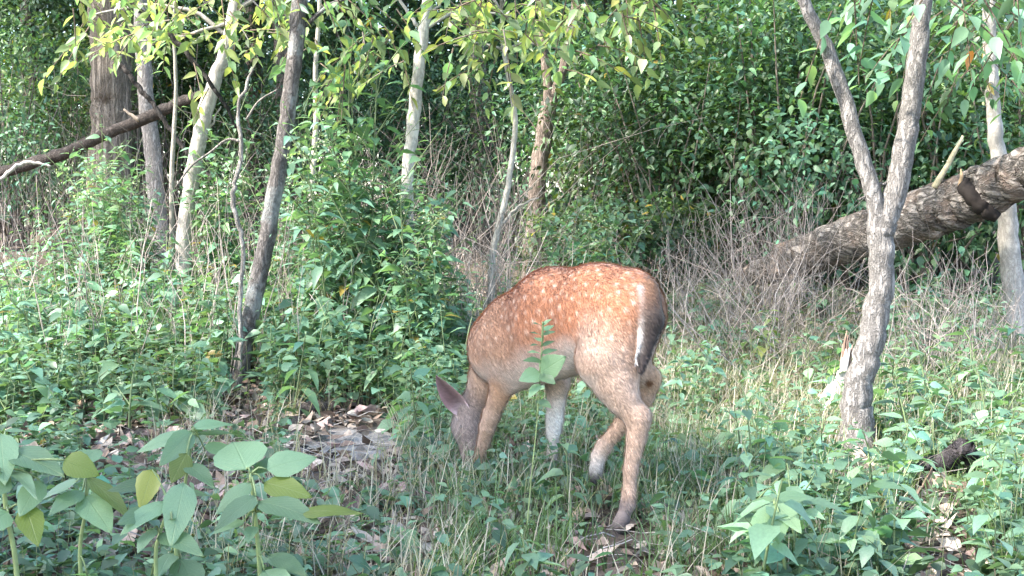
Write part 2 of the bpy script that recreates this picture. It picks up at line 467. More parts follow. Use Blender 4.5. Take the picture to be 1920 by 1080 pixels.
# ------------------------------------------------------------------ the deer
def deer():
    hd = np.array([-0.66, 0.75, 0.0]); lat = np.array([-0.75, -0.66, 0.0]); up = np.array([0, 0, 1.0])   # heading, its left side
    A = lambda px, py, d: at(px, py, d)
    ORG = (0.37, 0.155, 0.078); ORG2 = (0.41, 0.215, 0.125); TAN = (0.47, 0.32, 0.235); PALE = (0.57, 0.44, 0.365)
    WHT = (0.76, 0.71, 0.66); GRY = (0.26, 0.205, 0.185); HOOF = (0.03, 0.026, 0.024)
    prims = []   # a, ra, b, rb, lateral scale, blend, colour a, colour b
    def pr(a, ra, b, rb, ls=1.0, k=0.03, ca=ORG, cb=None, part='torso'):
        prims.append((np.asarray(a), ra, np.asarray(b), rb, ls, k, np.asarray(ca), np.asarray(cb if cb is not None else ca), part))
    # trunk
    pr(A(1180, 572, 4.04), 0.112, A(1125, 586, 4.13), 0.140, 0.82, 0.05)
    pr(A(1125, 586, 4.13), 0.140, A(1040, 602, 4.30), 0.160, 0.78, 0.06)
    pr(A(1040, 602, 4.30), 0.160, A(970, 636, 4.43), 0.146, 0.74, 0.06, ORG, ORG2)
    pr(A(968, 638, 4.43), 0.140, A(930, 655, 4.50), 0.112, 0.74, 0.05, ORG2, ORG2)
    pr(A(1060, 632, 4.28), 0.115, A(985, 664, 4.42), 0.100, 0.8, 0.05, ORG2, TAN)       # belly
    # neck and head, muzzle in the weeds
    pr(A(934, 640, 4.52), 0.085, A(912, 705, 4.63), 0.062, 0.8, 0.05, ORG2, TAN, 'neck')
    pr(A(912, 705, 4.63), 0.060, A(890, 758, 4.68), 0.048, 0.85, 0.03, TAN, GRY, 'neck')
    pr(A(880, 768, 4.69), 0.053, A(874, 800, 4.69), 0.054, 0.9, 0.02, GRY, GRY, 'head')
    pr(A(875, 800, 4.69), 0.050, A(882, 862, 4.67), 0.033, 0.85, 0.025, GRY, (0.30, 0.22, 0.19), 'head')
    pr(A(882, 862, 4.67), 0.033, A(887, 885, 4.66), 0.024, 0.9, 0.015, (0.30, 0.22, 0.19), (0.08, 0.06, 0.055), 'head')
    pr(A(895, 800, 4.70), 0.036, A(893, 845, 4.69), 0.024, 0.8, 0.02, PALE, PALE, 'head')     # jaw
    # near hind leg
    pr(A(1152, 596, 4.00), 0.105, A(1128, 668, 3.98), 0.086, 0.7, 0.05, ORG, TAN, 'thigh')
    pr(A(1178, 600, 3.99), 0.080, A(1168, 700, 3.97), 0.058, 0.75, 0.05, ORG2, TAN, 'thigh')
    pr(A(1122, 680, 3.98), 0.068, A(1162, 738, 3.96), 0.052, 0.75, 0.04, TAN, PALE, 'thigh')
    pr(A(1152, 722, 3.96), 0.060, A(1194, 786, 3.93), 0.037, 0.8, 0.03, TAN, TAN, 'leg')
    pr(A(1200, 780, 3.93), 0.036, A(1193, 820, 3.93), 0.030, 0.9, 0.02, TAN, TAN, 'leg')
    pr(A(1193, 820, 3.93), 0.028, A(1182, 880, 3.925), 0.0205, 1, 0.012, TAN, TAN, 'leg')
    pr(A(1182, 880, 3.925), 0.0205, A(1180, 925, 3.92), 0.0195, 1, 0.012, TAN, TAN, 'leg')
    pr(A(1180, 925, 3.92), 0.0225, A(1177, 945, 3.92), 0.0225, 1, 0.012, TAN, GRY, 'leg')
    pr(A(1177, 945, 3.92), 0.0195, A(1166, 978, 3.91), 0.022, 1, 0.012, GRY, GRY, 'leg')
    pr(A(1166, 980, 3.91), 0.026, A(1156, 997, 3.90), 0.024, 0.9, 0.008, HOOF, HOOF, 'hoof')
    # far hind leg, lifted
    pr(A(1200, 592, 4.10), 0.090, A(1176, 680, 4.14), 0.075, 0.7, 0.05, ORG, TAN, 'thigh')
    pr(A(1176, 682, 4.14), 0.060, A(1213, 712, 4.13), 0.040, 0.8, 0.03, TAN, TAN, 'leg')
    pr(A(1219, 708, 4.13), 0.036, A(1208, 742, 4.14), 0.030, 0.9, 0.02, (0.50, 0.29, 0.15), TAN, 'leg')
    pr(A(1208, 742, 4.14), 0.029, A(1132, 836, 4.20), 0.021, 1, 0.015, TAN, TAN, 'leg')
    pr(A(1132, 836, 4.20), 0.025, A(1122, 855, 4.21), 0.023, 1, 0.012, PALE, PALE, 'leg')
    pr(A(1122, 855, 4.21), 0.020, A(1118, 874, 4.21), 0.021, 1, 0.01, WHT, WHT, 'leg')
    pr(A(1118, 879, 4.21), 0.023, A(1110, 897, 4.21), 0.019, 0.9, 0.008, HOOF, HOOF, 'hoof')
    # near foreleg
    pr(A(938, 640, 4.42), 0.082, A(952, 700, 4.43), 0.054, 0.6, 0.045, ORG2, TAN, 'shoulder')
    pr(A(952, 696, 4.43), 0.052, A(922, 775, 4.49), 0.029, 0.8, 0.03, (0.45, 0.24, 0.12), TAN, 'leg')
    pr(A(922, 775, 4.49), 0.030, A(914, 800, 4.51), 0.027, 1, 0.012, TAN, TAN, 'leg')
    pr(A(914, 800, 4.51), 0.024, A(898, 868, 4.58), 0.019, 1, 0.012, TAN, TAN, 'leg')
    pr(A(898, 868, 4.58), 0.022, A(892, 888, 4.59), 0.021, 1, 0.01, TAN, GRY, 'leg')
    pr(A(891, 892, 4.59), 0.024, A(884, 905, 4.60), 0.021, 0.9, 0.008, HOOF, HOOF, 'hoof')
    # far foreleg
    pr(A(1020, 660, 4.50), 0.070, A(1046, 715, 4.53), 0.042, 0.7, 0.04, TAN, PALE, 'shoulder')
    pr(A(1046, 712, 4.53), 0.040, A(1040, 785, 4.56), 0.029, 0.9, 0.03, PALE, WHT, 'leg')
    pr(A(1040, 785, 4.56), 0.029, A(1038, 808, 4.57), 0.026, 1, 0.012, WHT, WHT, 'leg')
    pr(A(1038, 808, 4.57), 0.022, A(1034, 870, 4.62), 0.018, 1, 0.012, WHT, PALE, 'leg')
    pr(A(1034, 870, 4.62), 0.021, A(1031, 890, 4.63), 0.020, 1, 0.01, PALE, GRY, 'leg')
    pr(A(1031, 893, 4.63), 0.023, A(1025, 905, 4.63), 0.020, 0.9, 0.008, HOOF, HOOF, 'hoof')
    # tail
    TB, TC, TT = A(1216, 540, 3.97), A(1219, 600, 3.93), A(1200, 696, 3.90)
    pr(TB, 0.030, TC, 0.040, 1.0, 0.02, (0.14, 0.08, 0.05), (0.05, 0.036, 0.03), 'tail')
    pr(TC, 0.040, TT, 0.010, 1.0, 0.012, (0.045, 0.034, 0.03), (0.04, 0.03, 0.03), 'tail')

    pr(A(1199, 538, 3.945), 0.006, A(1203, 600, 3.905), 0.006, 1.0, 0.006, WHT, WHT, 'rim')
    pr(A(1203, 600, 3.905), 0.006, A(1191, 684, 3.885), 0.004, 1.0, 0.006, WHT, WHT, 'rim')

    def dist(p, q):
        a, ra, b, rb, ls = q[0], q[1], q[2], q[3], q[4]
        pa = p - a; ba = b - a
        if ls != 1.0:
            s = 1 / ls - 1
            pa = pa + (pa @ lat)[..., None] * s * lat
            ba = ba + (ba @ lat) * s * lat
        t = np.clip((pa @ ba) / max(ba @ ba, 1e-9), 0, 1)
        d = np.linalg.norm(pa - t[..., None] * ba, axis=-1) - (ra + (rb - ra) * t)
        return d, t

    h = 0.0062
    o = A(1060, 640, 4.3)
    ends = np.array([q[0] for q in prims] + [q[2] for q in prims])
    loc = np.stack([(ends - o) @ hd, (ends - o) @ lat, ends[:, 2]], -1)
    lo = loc.min(0) - 0.16; hi = loc.max(0) + 0.16
    lo[2] = loc[:, 2].min() - 0.04
    n = ((hi - lo) / h).astype(int) + 1
    g = [lo[i] + h * np.arange(n[i]) for i in range(3)]
    F = np.full(n, 1.0, np.float32)
    for q in prims:
        # only the box round the primitive needs evaluating
        m = max(q[1], q[3]) + 0.07
        e = np.array([[(w - o) @ hd, (w - o) @ lat, w[2]] for w in (q[0], q[2])])
        i0 = np.maximum(((e.min(0) - m - lo) / h).astype(int), 0); i1 = np.minimum(((e.max(0) + m - lo) / h).astype(int) + 2, n)
        G = np.meshgrid(*[g[i][i0[i]:i1[i]] for i in range(3)], indexing='ij')
        P = o * np.array([1, 1, 0]) + G[0][..., None] * hd + G[1][..., None] * lat + G[2][..., None] * up
        d = dist(P, q)[0].astype(np.float32)
        s = (slice(i0[0], i1[0]), slice(i0[1], i1[1]), slice(i0[2], i1[2]))
        f = F[s]; k = q[5]
        hh = np.clip(0.5 + 0.5 * (f - d) / k, 0, 1)
        F[s] = np.where(f >= 0.99, d, f * (1 - hh) + d * hh - k * hh * (1 - hh))
    # surface nets
    sg = F < 0
    nx, ny, nz = n
    cnt = np.zeros((nx - 1, ny - 1, nz - 1), np.int16); pos = np.zeros((nx - 1, ny - 1, nz - 1, 3), np.float32)
    cor = [(i, j, k) for i in (0, 1) for j in (0, 1) for k in (0, 1)]
    sl = lambda c: tuple(slice(c[i], n[i] - 1 + c[i]) for i in range(3))
    for c0 in cor:
        for ax in range(3):
            if c0[ax] == 0:
                c1 = list(c0); c1[ax] = 1
                f0, f1 = F[sl(c0)], F[sl(c1)]
                x = (f0 < 0) != (f1 < 0)
                t = np.where(x, f0 / np.where(x, f0 - f1, 1), 0)
                cnt += x
                for ax2 in range(3):
                    pos[..., ax2] += np.where(x, (t if ax2 == ax else c0[ax2]), 0)
    act = cnt > 0
    vid = np.full(act.shape, -1, np.int64); vid[act] = np.arange(act.sum())
    ijk = np.argwhere(act)
    V = lo + h * (ijk + pos[act] / cnt[act][:, None])
    faces = []
    for ax in range(3):
        b1, b2 = (ax + 1) % 3, (ax + 2) % 3
        s0 = [slice(None)] * 3; s1 = [slice(None)] * 3
        s0[ax] = slice(0, -1); s1[ax] = slice(1, None)
        x = sg[tuple(s0)] != sg[tuple(s1)]
        E = np.argwhere(x); ins = sg[tuple(s0)][x]
        ok = (E[:, b1] > 0) & (E[:, b2] > 0) & (E[:, b1] < n[b1] - 1) & (E[:, b2] < n[b2] - 1)
        E, ins = E[ok], ins[ok]
        def cell(d1, d2):
            e = E.copy(); e[:, b1] -= d1; e[:, b2] -= d2
            return vid[e[:, 0], e[:, 1], e[:, 2]]
        q = np.stack([cell(1, 1), cell(0, 1), cell(0, 0), cell(1, 0)], -1)
        q[~ins] = q[~ins][:, ::-1]
        faces.append(q)
    Q = np.concatenate(faces); Q = Q[(Q >= 0).all(1)]
    T = np.concatenate([Q[:, [0, 1, 2]], Q[:, [0, 2, 3]]])
    # relax
    for _ in range(2):
        sm = np.zeros_like(V); ct = np.zeros(len(V))
        for i in range(4):
            np.add.at(sm, Q[:, i], V[Q[:, (i + 1) % 4]] + V[Q[:, (i - 1) % 4]]); np.add.at(ct, Q[:, i], 2)
        V = 0.5 * V + 0.5 * sm / np.maximum(ct, 1)[:, None]
    W = o * np.array([1, 1, 0]) + V[:, :1] * hd + V[:, 1:2] * lat + V[:, 2:] * up
    fn = np.cross(W[T[:, 1]] - W[T[:, 0]], W[T[:, 2]] - W[T[:, 0]])
    NV = np.zeros_like(W)
    for i in range(3):
        np.add.at(NV, T[:, i], fn)
    NV = nrm(NV)
    # coat colours: each vertex takes the colours of the body parts it belongs to
    cs = np.zeros_like(W); ws = np.zeros(len(W)); pw = {}
    for q in prims:
        d, t = dist(W, q)
        w = np.exp(-np.maximum(d + 0.004, 0) / (0.003 if q[8] == 'rim' else 0.009)) * (1.6 if q[8] == 'rim' else 1) + 1e-9
        cs += w[:, None] * (q[6] * (1 - t[:, None]) + q[7] * t[:, None]); ws += w
        pw[q[8]] = pw.get(q[8], 0) + w
    C = cs / ws[:, None]
    wt = lambda nme: pw[nme] / ws
    lt = NV @ lat
    r = np.random.default_rng(5)
    # pale belly, pale inside of the legs, white rump edge
    belly = np.clip((-NV[:, 2] - 0.25) * 2.2, 0, 1) * np.clip(wt('torso') + wt('shoulder') + wt('thigh'), 0, 1)
    C = C * (1 - belly[:, None]) + np.array(WHT) * belly[:, None]
    px, py = to_px(W)
    # flank fades from red-brown on the back to buff low down
    low = np.clip((0.60 - W[:, 2]) / 0.22, 0, 1) * np.clip(wt('torso') + wt('thigh') + wt('shoulder'), 0, 1) * 0.55
    C = C * (1 - low[:, None]) + np.array(TAN) * 1.05 * low[:, None]
    front = np.clip((-NV @ lat) * 1.0, 0, 1) * wt('leg') * 0.6
    C = C * (1 - front[:, None]) + np.array(PALE) * front[:, None]
    edge = 0 * np.clip(wt('tail') * 1.6, 0, 1) * np.clip((lt - 0.945) * 22, 0, 1)
    C = C * (1 - edge[:, None]) + np.array(WHT) * edge[:, None]
    # mottled fur tone
    for s, a_ in ((9, 0.10), (23, 0.07), (60, 0.06)):
        ph = r.uniform(0, 6.28, 3)
        C = C * (1 + a_ * (np.sin(s * V[:, 0] + ph[0] + 2 * np.sin(s * V[:, 2])) * np.sin(s * V[:, 2] + ph[1]) * np.sin(s * 0.8 * V[:, 1] + ph[2])))[:, None]
    # fawn spots: poisson points on the back, flank and haunch, smaller and closer to the spine in rows
    can = np.where((wt('torso') + wt('thigh') + 0.8 * wt('shoulder') > 0.85) & (W[:, 2] > 0.50) & (NV[:, 2] > -0.2))[0]
    r.shuffle(can)
    pts = []
    for i in can:
        p = W[i]
        gap = 0.027 if p[2] > 0.60 else 0.031
        if all((p - q) @ (p - q) > gap * gap for q in pts):
            pts.append(p)
    spot = np.zeros(len(W))
    for p in pts:
        if r.random() < 0.22: continue
        rad = r.uniform(0.0025, 0.0075); e = W - p
        along = e @ hd
        d = np.sqrt(np.maximum((e * e).sum(1) - along ** 2 * 0.35, 0))
        spot = np.maximum(spot, r.uniform(0.3, 0.85) * np.clip((rad - d) / 0.008 + 0.6, 0, 1))
    C = C * (1 - 0.85 * spot[:, None]) + np.array((0.72, 0.54, 0.42)) * 0.85 * spot[:, None]
    # dark tarsal patch on the lifted hock
    for q, rad, cc in ((A(1216, 716, 4.10), 0.016, (0.16, 0.07, 0.03)), (A(886, 893, 4.63), 0.022, (0.03, 0.025, 0.025))):
        d = np.linalg.norm(W - q, axis=1); w = np.clip((rad - d) / 0.008 + 0.5, 0, 1)[:, None]
        C = C * (1 - w) + np.array(cc) * w
    acc = Acc()
    acc.add(W, T, np.clip(C, 0.01, 0.9))
    # ears: cupped leaf shapes rooted in the skull
    def ear(base, tip, wide, inner):
        base, tip = np.asarray(base), np.asarray(tip)
        D = tip - base; L = np.linalg.norm(D); D = D / L
        S = nrm(np.cross(D, inner)); Nn = np.cross(S, D)
        vs, cs_ = [], []
        k, m = 9, 7
        for layer in (0, 1):
            for i in range(k):
                t = i / (k - 1)
                w = wide * (math.sin(math.pi * (0.18 + 0.82 * t) ** 0.85) ** 0.8 if t < 1 else 0.02)
                for j in range(m):
                    u = -1 + 2 * j / (m - 1)
                    p = base + D * L * t + S * w * u + Nn * (0.45 * w * (u * u) - (0.006 if layer else 0) * (1 - u * u))
                    vs.append(p)
                    if layer == 0:
                        cs_.append(np.array((0.19, 0.115, 0.115)) * (1 - 0.5 * (1 - abs(u))) + (np.array((0.45, 0.40, 0.42)) if t < 0.3 else 0) * (0.3 - min(t, 0.3)) * 2)
                    else:
                        cs_.append(np.array((0.22, 0.16, 0.135)))
        f = []
        for layer in (0, 1):
            for i in range(k - 1):
                for j in range(m - 1):
                    a_ = layer * k * m + i * m + j
                    q = [[a_, a_ + 1, a_ + m + 1], [a_, a_ + m + 1, a_ + m]]
                    f += q if layer == 0 else [x[::-1] for x in q]
        for i in range(k - 1):
            for j in (0, m - 1):
                a_ = i * m + j; b_ = a_ + k * m
                f += [[a_, a_ + m, b_ + m], [a_, b_ + m, b_]]
        acc.add(vs, f, np.array(cs_))
    toc = nrm(np.array([0, 0, CAM_Z]) - A(850, 740, 4.62))
    ear(A(872, 770, 4.66), A(817, 704, 4.63), 0.040, toc + np.array([-0.5, 0, -0.3]))
    ear(A(893, 770, 4.74), A(915, 700, 4.80), 0.034, np.array([0.6, -0.4, -0.2]))
    m, nt, out = new_mat('deer_coat')
    at_ = N_(nt, 'ShaderNodeAttribute', attribute_name='tint')
    tc = N_(nt, 'ShaderNodeTexCoord')
    mp = N_(nt, 'ShaderNodeMapping'); mp.inputs['Rotation'].default_value = (0, 0, 0.85); mp.inputs['Scale'].default_value = (60, 220, 160)
    nt.links.new(tc.outputs['Object'], mp.inputs[0])
    no = N_(nt, 'ShaderNodeTexNoise'); no.inputs['Scale'].default_value = 1.0; no.inputs['Detail'].default_value = 3
    nt.links.new(mp.outputs[0], no.inputs['Vector'])
    k = N_(nt, 'ShaderNodeMapRange'); k.inputs['From Min'].default_value = 0.3; k.inputs['From Max'].default_value = 0.7; k.inputs['To Min'].default_value = 0.82; k.inputs['To Max'].default_value = 1.15
    nt.links.new(no.outputs['Fac'], k.inputs['Value'])
    mu = N_(nt, 'ShaderNodeVectorMath', operation='SCALE'); nt.links.new(at_.outputs['Vector'], mu.inputs[0]); nt.links.new(k.outputs[0], mu.inputs['Scale'])
    p = N_(nt, 'ShaderNodeBsdfPrincipled'); p.inputs['Roughness'].default_value = 0.7; p.inputs['Specular IOR Level'].default_value = 0.25
    p.inputs['Sheen Weight'].default_value = 0.25; p.inputs['Sheen Roughness'].default_value = 0.4
    b = N_(nt, 'ShaderNodeBump'); b.inputs['Strength'].default_value = 0.35; b.inputs['Distance'].default_value = 0.004
    nt.links.new(no.outputs['Fac'], b.inputs['Height']); nt.links.new(b.outputs[0], p.inputs['Normal'])
    nt.links.new(mu.outputs[0], p.inputs['Base Color']); nt.links.new(p.outputs[0], out.inputs['Surface'])
    body = acc.build('deer', m)
    tag(body, 'orange-brown spotted fawn grazing head down, its dark tail towards the camera', 'deer')
    # short lying hair over the whole coat
    M = 90000
    ar = np.linalg.norm(fn, axis=1); pick = r.choice(len(T), M, p=ar / ar.sum())
    bc = r.dirichlet((1, 1, 1), M)
    HP = (W[T[pick]] * bc[..., None]).sum(1); HN = nrm((NV[T[pick]] * bc[..., None]).sum(1)); HC = (C[T[pick]] * bc[..., None]).sum(1)
    lay = np.array([0.55, -0.6, -0.75]) - 0 * HP
    HD = lay - (lay * HN).sum(1)[:, None] * HN
    HD = nrm(nrm(HD) + 0.3 * HN + 0.16 * r.normal(0, 1, HD.shape))
    Sx = nrm(np.cross(HD, HN))
    hl = r.uniform(0.009, 0.020, M)[:, None]; hw = 0.0012
    hv = np.stack([HP + Sx * hw, HP - Sx * hw, HP + HD * hl], 1)
    ok = ~((HP[:, 2] < 0.06))
    hv = hv[ok]; HC = HC[ok] * r.uniform(0.6, 1.35, (ok.sum(), 1))
    ah = Acc(); ah.add(hv.reshape(-1, 3), np.arange(len(hv) * 3).reshape(-1, 3), np.repeat(np.clip(HC, 0.01, 0.9), 3, 0))
    hair = ah.build('hair', m, body, smooth=False); hair['kind'] = 'stuff'
    # eyes
    ma, nt, out = new_mat('deer_eye'); p = N_(nt, 'ShaderNodeBsdfPrincipled'); p.inputs['Base Color'].default_value = (0.012, 0.009, 0.008, 1); p.inputs['Roughness'].default_value = 0.08
    nt.links.new(p.outputs[0], out.inputs['Surface'])
    for q in (A(866, 800, 4.645), A(893, 800, 4.735)):
        e = Acc(); th = np.linspace(0, math.pi, 7); ph = np.linspace(0, 2 * math.pi, 10, endpoint=False)
        vs = np.array([[math.sin(a_) * math.cos(b_), math.sin(a_) * math.sin(b_), math.cos(a_)] for a_ in th for b_ in ph]) * 0.0085 + q
        f = []
        for i in range(6):
            for j in range(10):
                a_ = i * 10 + j; b_ = i * 10 + (j + 1) % 10
                f += [[a_, a_ + 10, b_ + 10], [a_, b_ + 10, b_]]
        e.add(vs, f, (0.01, 0.01, 0.01)); e.build('eye', ma, body)
deer()

#--PART2--
# ------------------------------------------------------------------ trees
def px_path(pts, d, ext_ground=True):
    """[(px, py, width_px)] -> world points and radii at distance d (d may be per point)"""
    P, R = [], []
    for i, q in enumerate(pts):
        dd = q[3] if len(q) > 3 else d
        P.append(at(q[0], q[1], dd)); R.append(q[2] * 0.5 * dd / FPX)
    return P, R

def foliage_spray(lacc, tacc, start, direction, length, n, L, cols, droopy=0.2, tw=0.004, tcol=(0.16, 0.12, 0.09), spread=0.9, lod=1):
    """a twig with alternate hanging leaves"""
    start = np.asarray(start, float); direction = nrm(np.asarray(direction, float))
    t = np.linspace(0.12, 1, n)
    bend = np.array([0, 0, -0.18 * length])
    C = lambda tt: start + direction * length * tt[..., None] + bend * (tt[..., None] ** 2)
    pts = C(np.linspace(0, 1, 5))
    tube(tacc, pts, np.linspace(tw, tw * 0.35, 5), sides=4, rings=5, col=tcol, cap=False)
    P = C(t)
    side = nrm(np.cross(direction, [0, 0, 1.0]))
    sgn = np.where(np.arange(n) % 2, 1.0, -1.0)[:, None]
    D = nrm(direction[None] * 0.6 + side[None] * sgn * spread + rng.normal(0, 0.28, (n, 3)) + np.array([0, 0, -droopy]))
    Nn = nrm(np.array([0, 0, 1.0]) + rng.normal(0, 0.45, (n, 3)))
    l = L * rng.uniform(0.65, 1.2, n)
    leaves(lacc, P, D, Nn, l, l * rng.uniform(0.17, 0.27, n), rng.uniform(0.1, 0.35, n), rng.uniform(0.1, 0.45, n), cols(n), lod)

def greens(base, var=0.25, yel=0.15, ochre=0.02):
    base = np.asarray(base, float)
    def f(n):
        v = rng.lognormal(0, var, (n, 1))
        y = np.clip(rng.normal(0, yel, (n, 1)), -0.4, 0.6)
        c = base[None] * v * np.concatenate([1 + y, 1 + 0.25 * y, 1 - 0.4 * y], 1)
        o = rng.random(n) < ochre
        c[o] = np.array((0.22, 0.17, 0.04)) * rng.uniform(0.6, 1.3, (o.sum(), 1))
        return np.clip(c, 0.01, 0.5)
    return f
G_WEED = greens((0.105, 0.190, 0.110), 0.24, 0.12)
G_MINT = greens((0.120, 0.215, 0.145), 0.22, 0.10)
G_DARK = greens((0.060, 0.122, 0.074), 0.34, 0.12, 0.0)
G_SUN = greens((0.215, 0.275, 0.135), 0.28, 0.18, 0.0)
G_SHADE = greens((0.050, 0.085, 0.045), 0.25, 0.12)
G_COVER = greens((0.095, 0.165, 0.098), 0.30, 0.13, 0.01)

def tree(name, label, stems, d, mat, col, sprays=(), high=0, hr=1.7, hl=1.0, branches=(), cat='tree', leafL=0.085, leafcols=G_SUN, sides=12, rough=0.03, group=None, root_flare=1.35):
    """stems: list of pixel paths, the first one is continued down to the ground"""
    P, R = px_path(stems[0], d)
    base = P[0]
    gx, gy = base[0] + (base[0] - P[1][0]) * 0.25, base[1]
    gz = float(ground_z(gx, gy))
    if base[2] > gz + 0.02:
        P = [np.array([gx, gy, gz - 0.06])] + P; R = [R[0] * root_flare] + R
    else:
        P[0] = P[0].copy(); P[0][2] = gz - 0.06; R[0] *= root_flare
    root = empty(name, (P[0][0], P[0][1], gz))
    tag(root, label, cat, group)
    off = np.array([P[0][0], P[0][1], gz])
    acc = Acc()
    tube(acc, np.array(P) - off, R, sides=sides, rings=max(14, 6 * len(P)), col=col, rough=rough, wob=np.mean(R) * 0.06, colvar=0.06)
    acc.build('trunk', mat, root)
    for st in stems[1:]:
        p2, r2 = px_path(st, d)
        b = Acc(); tube(b, np.array(p2) - off, r2, sides=max(6, sides - 2), rings=max(10, 5 * len(p2)), col=col, rough=rough, wob=np.mean(r2) * 0.06, colvar=0.06)
        b.build('limb', mat, root)
    la, ta = Acc(), Acc()
    for st in branches:
        p2, r2 = px_path(st, d)
        tube(ta, np.array(p2) - off, r2, sides=5, rings=max(6, 3 * len(p2)), col=np.asarray(col) * 0.8, rough=0.03, wob=0.004)
    for (px, py, dd, ang, ln, n) in sprays:
        s0 = at(px, py, dd) - off
        a = math.radians(ang)
        v = np.array([math.cos(a), rng.normal(0, 0.45), math.sin(a)])
        foliage_spray(la, ta, s0, v, ln, n, leafL, leafcols)
    if high:
        top = (px_path(stems[-1], d)[0][-1] if len(stems) > 1 else P[-1]) - off
        R = R if len(stems) == 1 else px_path(stems[-1], d)[1]
        c = top + np.array([0, 0, 1.2])
        m = high
        q = rng.normal(0, 1, (m, 3)); q = nrm(q) * rng.uniform(0.35, 1, (m, 1)) ** 0.5 * np.array([hr, hr, hr * 0.7]) + c
        keep = np.sin(2.3 * q[:, 0] + 1) * np.sin(2.9 * q[:, 1]) * np.sin(2.6 * q[:, 2] + 2) > -0.25
        q = q[keep]; m = len(q)
        px_, py_ = to_px(q + off)
        q = q[(py_ < -25)]; m = len(q)
        if m:
            D = nrm(rng.normal(0, 1, (m, 3)) + np.array([0, 0, -0.5])); Nn = nrm(np.array([0, 0, 1.0]) + rng.normal(0, 0.5, (m, 3)))
            l = rng.uniform(0.09, 0.15, m) * hl
            leaves(la, q, D, Nn, l, l * 0.32, 0.2, 0.2, leafcols(m), 0)
        for k in range(5):
            e = c + np.array([rng.normal(0, 0.9), rng.normal(0, 0.9), rng.uniform(-0.3, 1.0)])
            tube(ta, [top, (top + e) / 2 + rng.normal(0, 0.1, 3), e], [R[-1] * 0.6, R[-1] * 0.35, 0.006], sides=5, rings=8, col=np.asarray(col) * 0.9)
    if ta.n: ta.build('branches', mat, root)['kind'] = 'stuff'
    if la.n:
        cr = la.build('crown', M_CROWN, root); cr['kind'] = 'stuff'
    return root

def rand_sprays(x0, x1, y0, y1, d0, d1, n, ang=(-60, 240), ln=(0.18, 0.4), nl=(5, 9)):
    out = []
    for _ in range(n):
        out.append((rng.uniform(x0, x1), rng.uniform(y0, y1), rng.uniform(d0, d1), rng.uniform(*ang), rng.uniform(*ln), int(rng.integers(*nl))))
    return out

BARKG = (0.30, 0.27, 0.24)
# the forked tree beside the deer
tree('forked_tree', 'grey furrowed trunk forking into two limbs, right of the deer and before the fallen log',
     [[(1612, 852, 64), (1606, 780, 60), (1612, 715, 54), (1638, 625, 50), (1654, 520, 48), (1652, 425, 50)],
      [(1648, 440, 44), (1640, 375, 32), (1602, 250, 30), (1562, 120, 28), (1506, 0, 22), (1455, -130, 18)],
      [(1652, 440, 46), (1672, 380, 44), (1694, 290, 41), (1712, 160, 38), (1732, 0, 34), (1748, -170, 30)]],
     5.2, M_BARK, (0.235, 0.215, 0.20),
     sprays=[(1690, 120, 5.0, 200, 0.12, 4), (1700, 60, 5.05, 215, 0.3, 7), (1735, -10, 5.0, 240, 0.34, 8), (1560, 20, 5.1, 250, 0.3, 6), (1640, -20, 5.3, 265, 0.3, 7), (1600, -30, 5.4, 280, 0.35, 7),
             (1800, -30, 5.0, 270, 0.3, 7), (1840, -10, 5.1, 300, 0.4, 8), (1900, 40, 5.2, 240, 0.3, 7), (1780, 0, 4.9, 320, 0.35, 7)] + rand_sprays(1560, 1920, -80, 40, 5.0, 6.2, 14, (200, 330)),
     branches=[[(1690, 335, 8), (1650, 345, 6), (1610, 375, 4)], [(1732, 0, 14), (1790, -40, 10), (1860, -30, 6), (1930, 20, 4)], [(1506, 0, 12), (1600, -60, 8), (1680, -50, 5)]],
     high=2200, leafL=0.10, leafcols=G_MINT)
# the leaning dark trunk
tree('leaning_tree', 'dark mottled trunk leaning right, rising from the weeds with pale lichen patches',
     [[(446, 742, 32), (458, 650, 32), (477, 560, 34), (499, 450, 32), (524, 310, 30), (546, 160, 29), (562, 0, 30), (580, -160, 28)]],
     6.6, M_BARK_LICHEN, (0.135, 0.12, 0.112),
     sprays=rand_sprays(420, 690, -70, 30, 6.0, 7.0, 14, (180, 360), (0.15, 0.3)),
     branches=[[(556, 60, 10), (620, 10, 8), (700, -30, 5)], [(560, 0, 10), (500, -40, 7), (440, -60, 4)]],
     high=800, leafL=0.085)
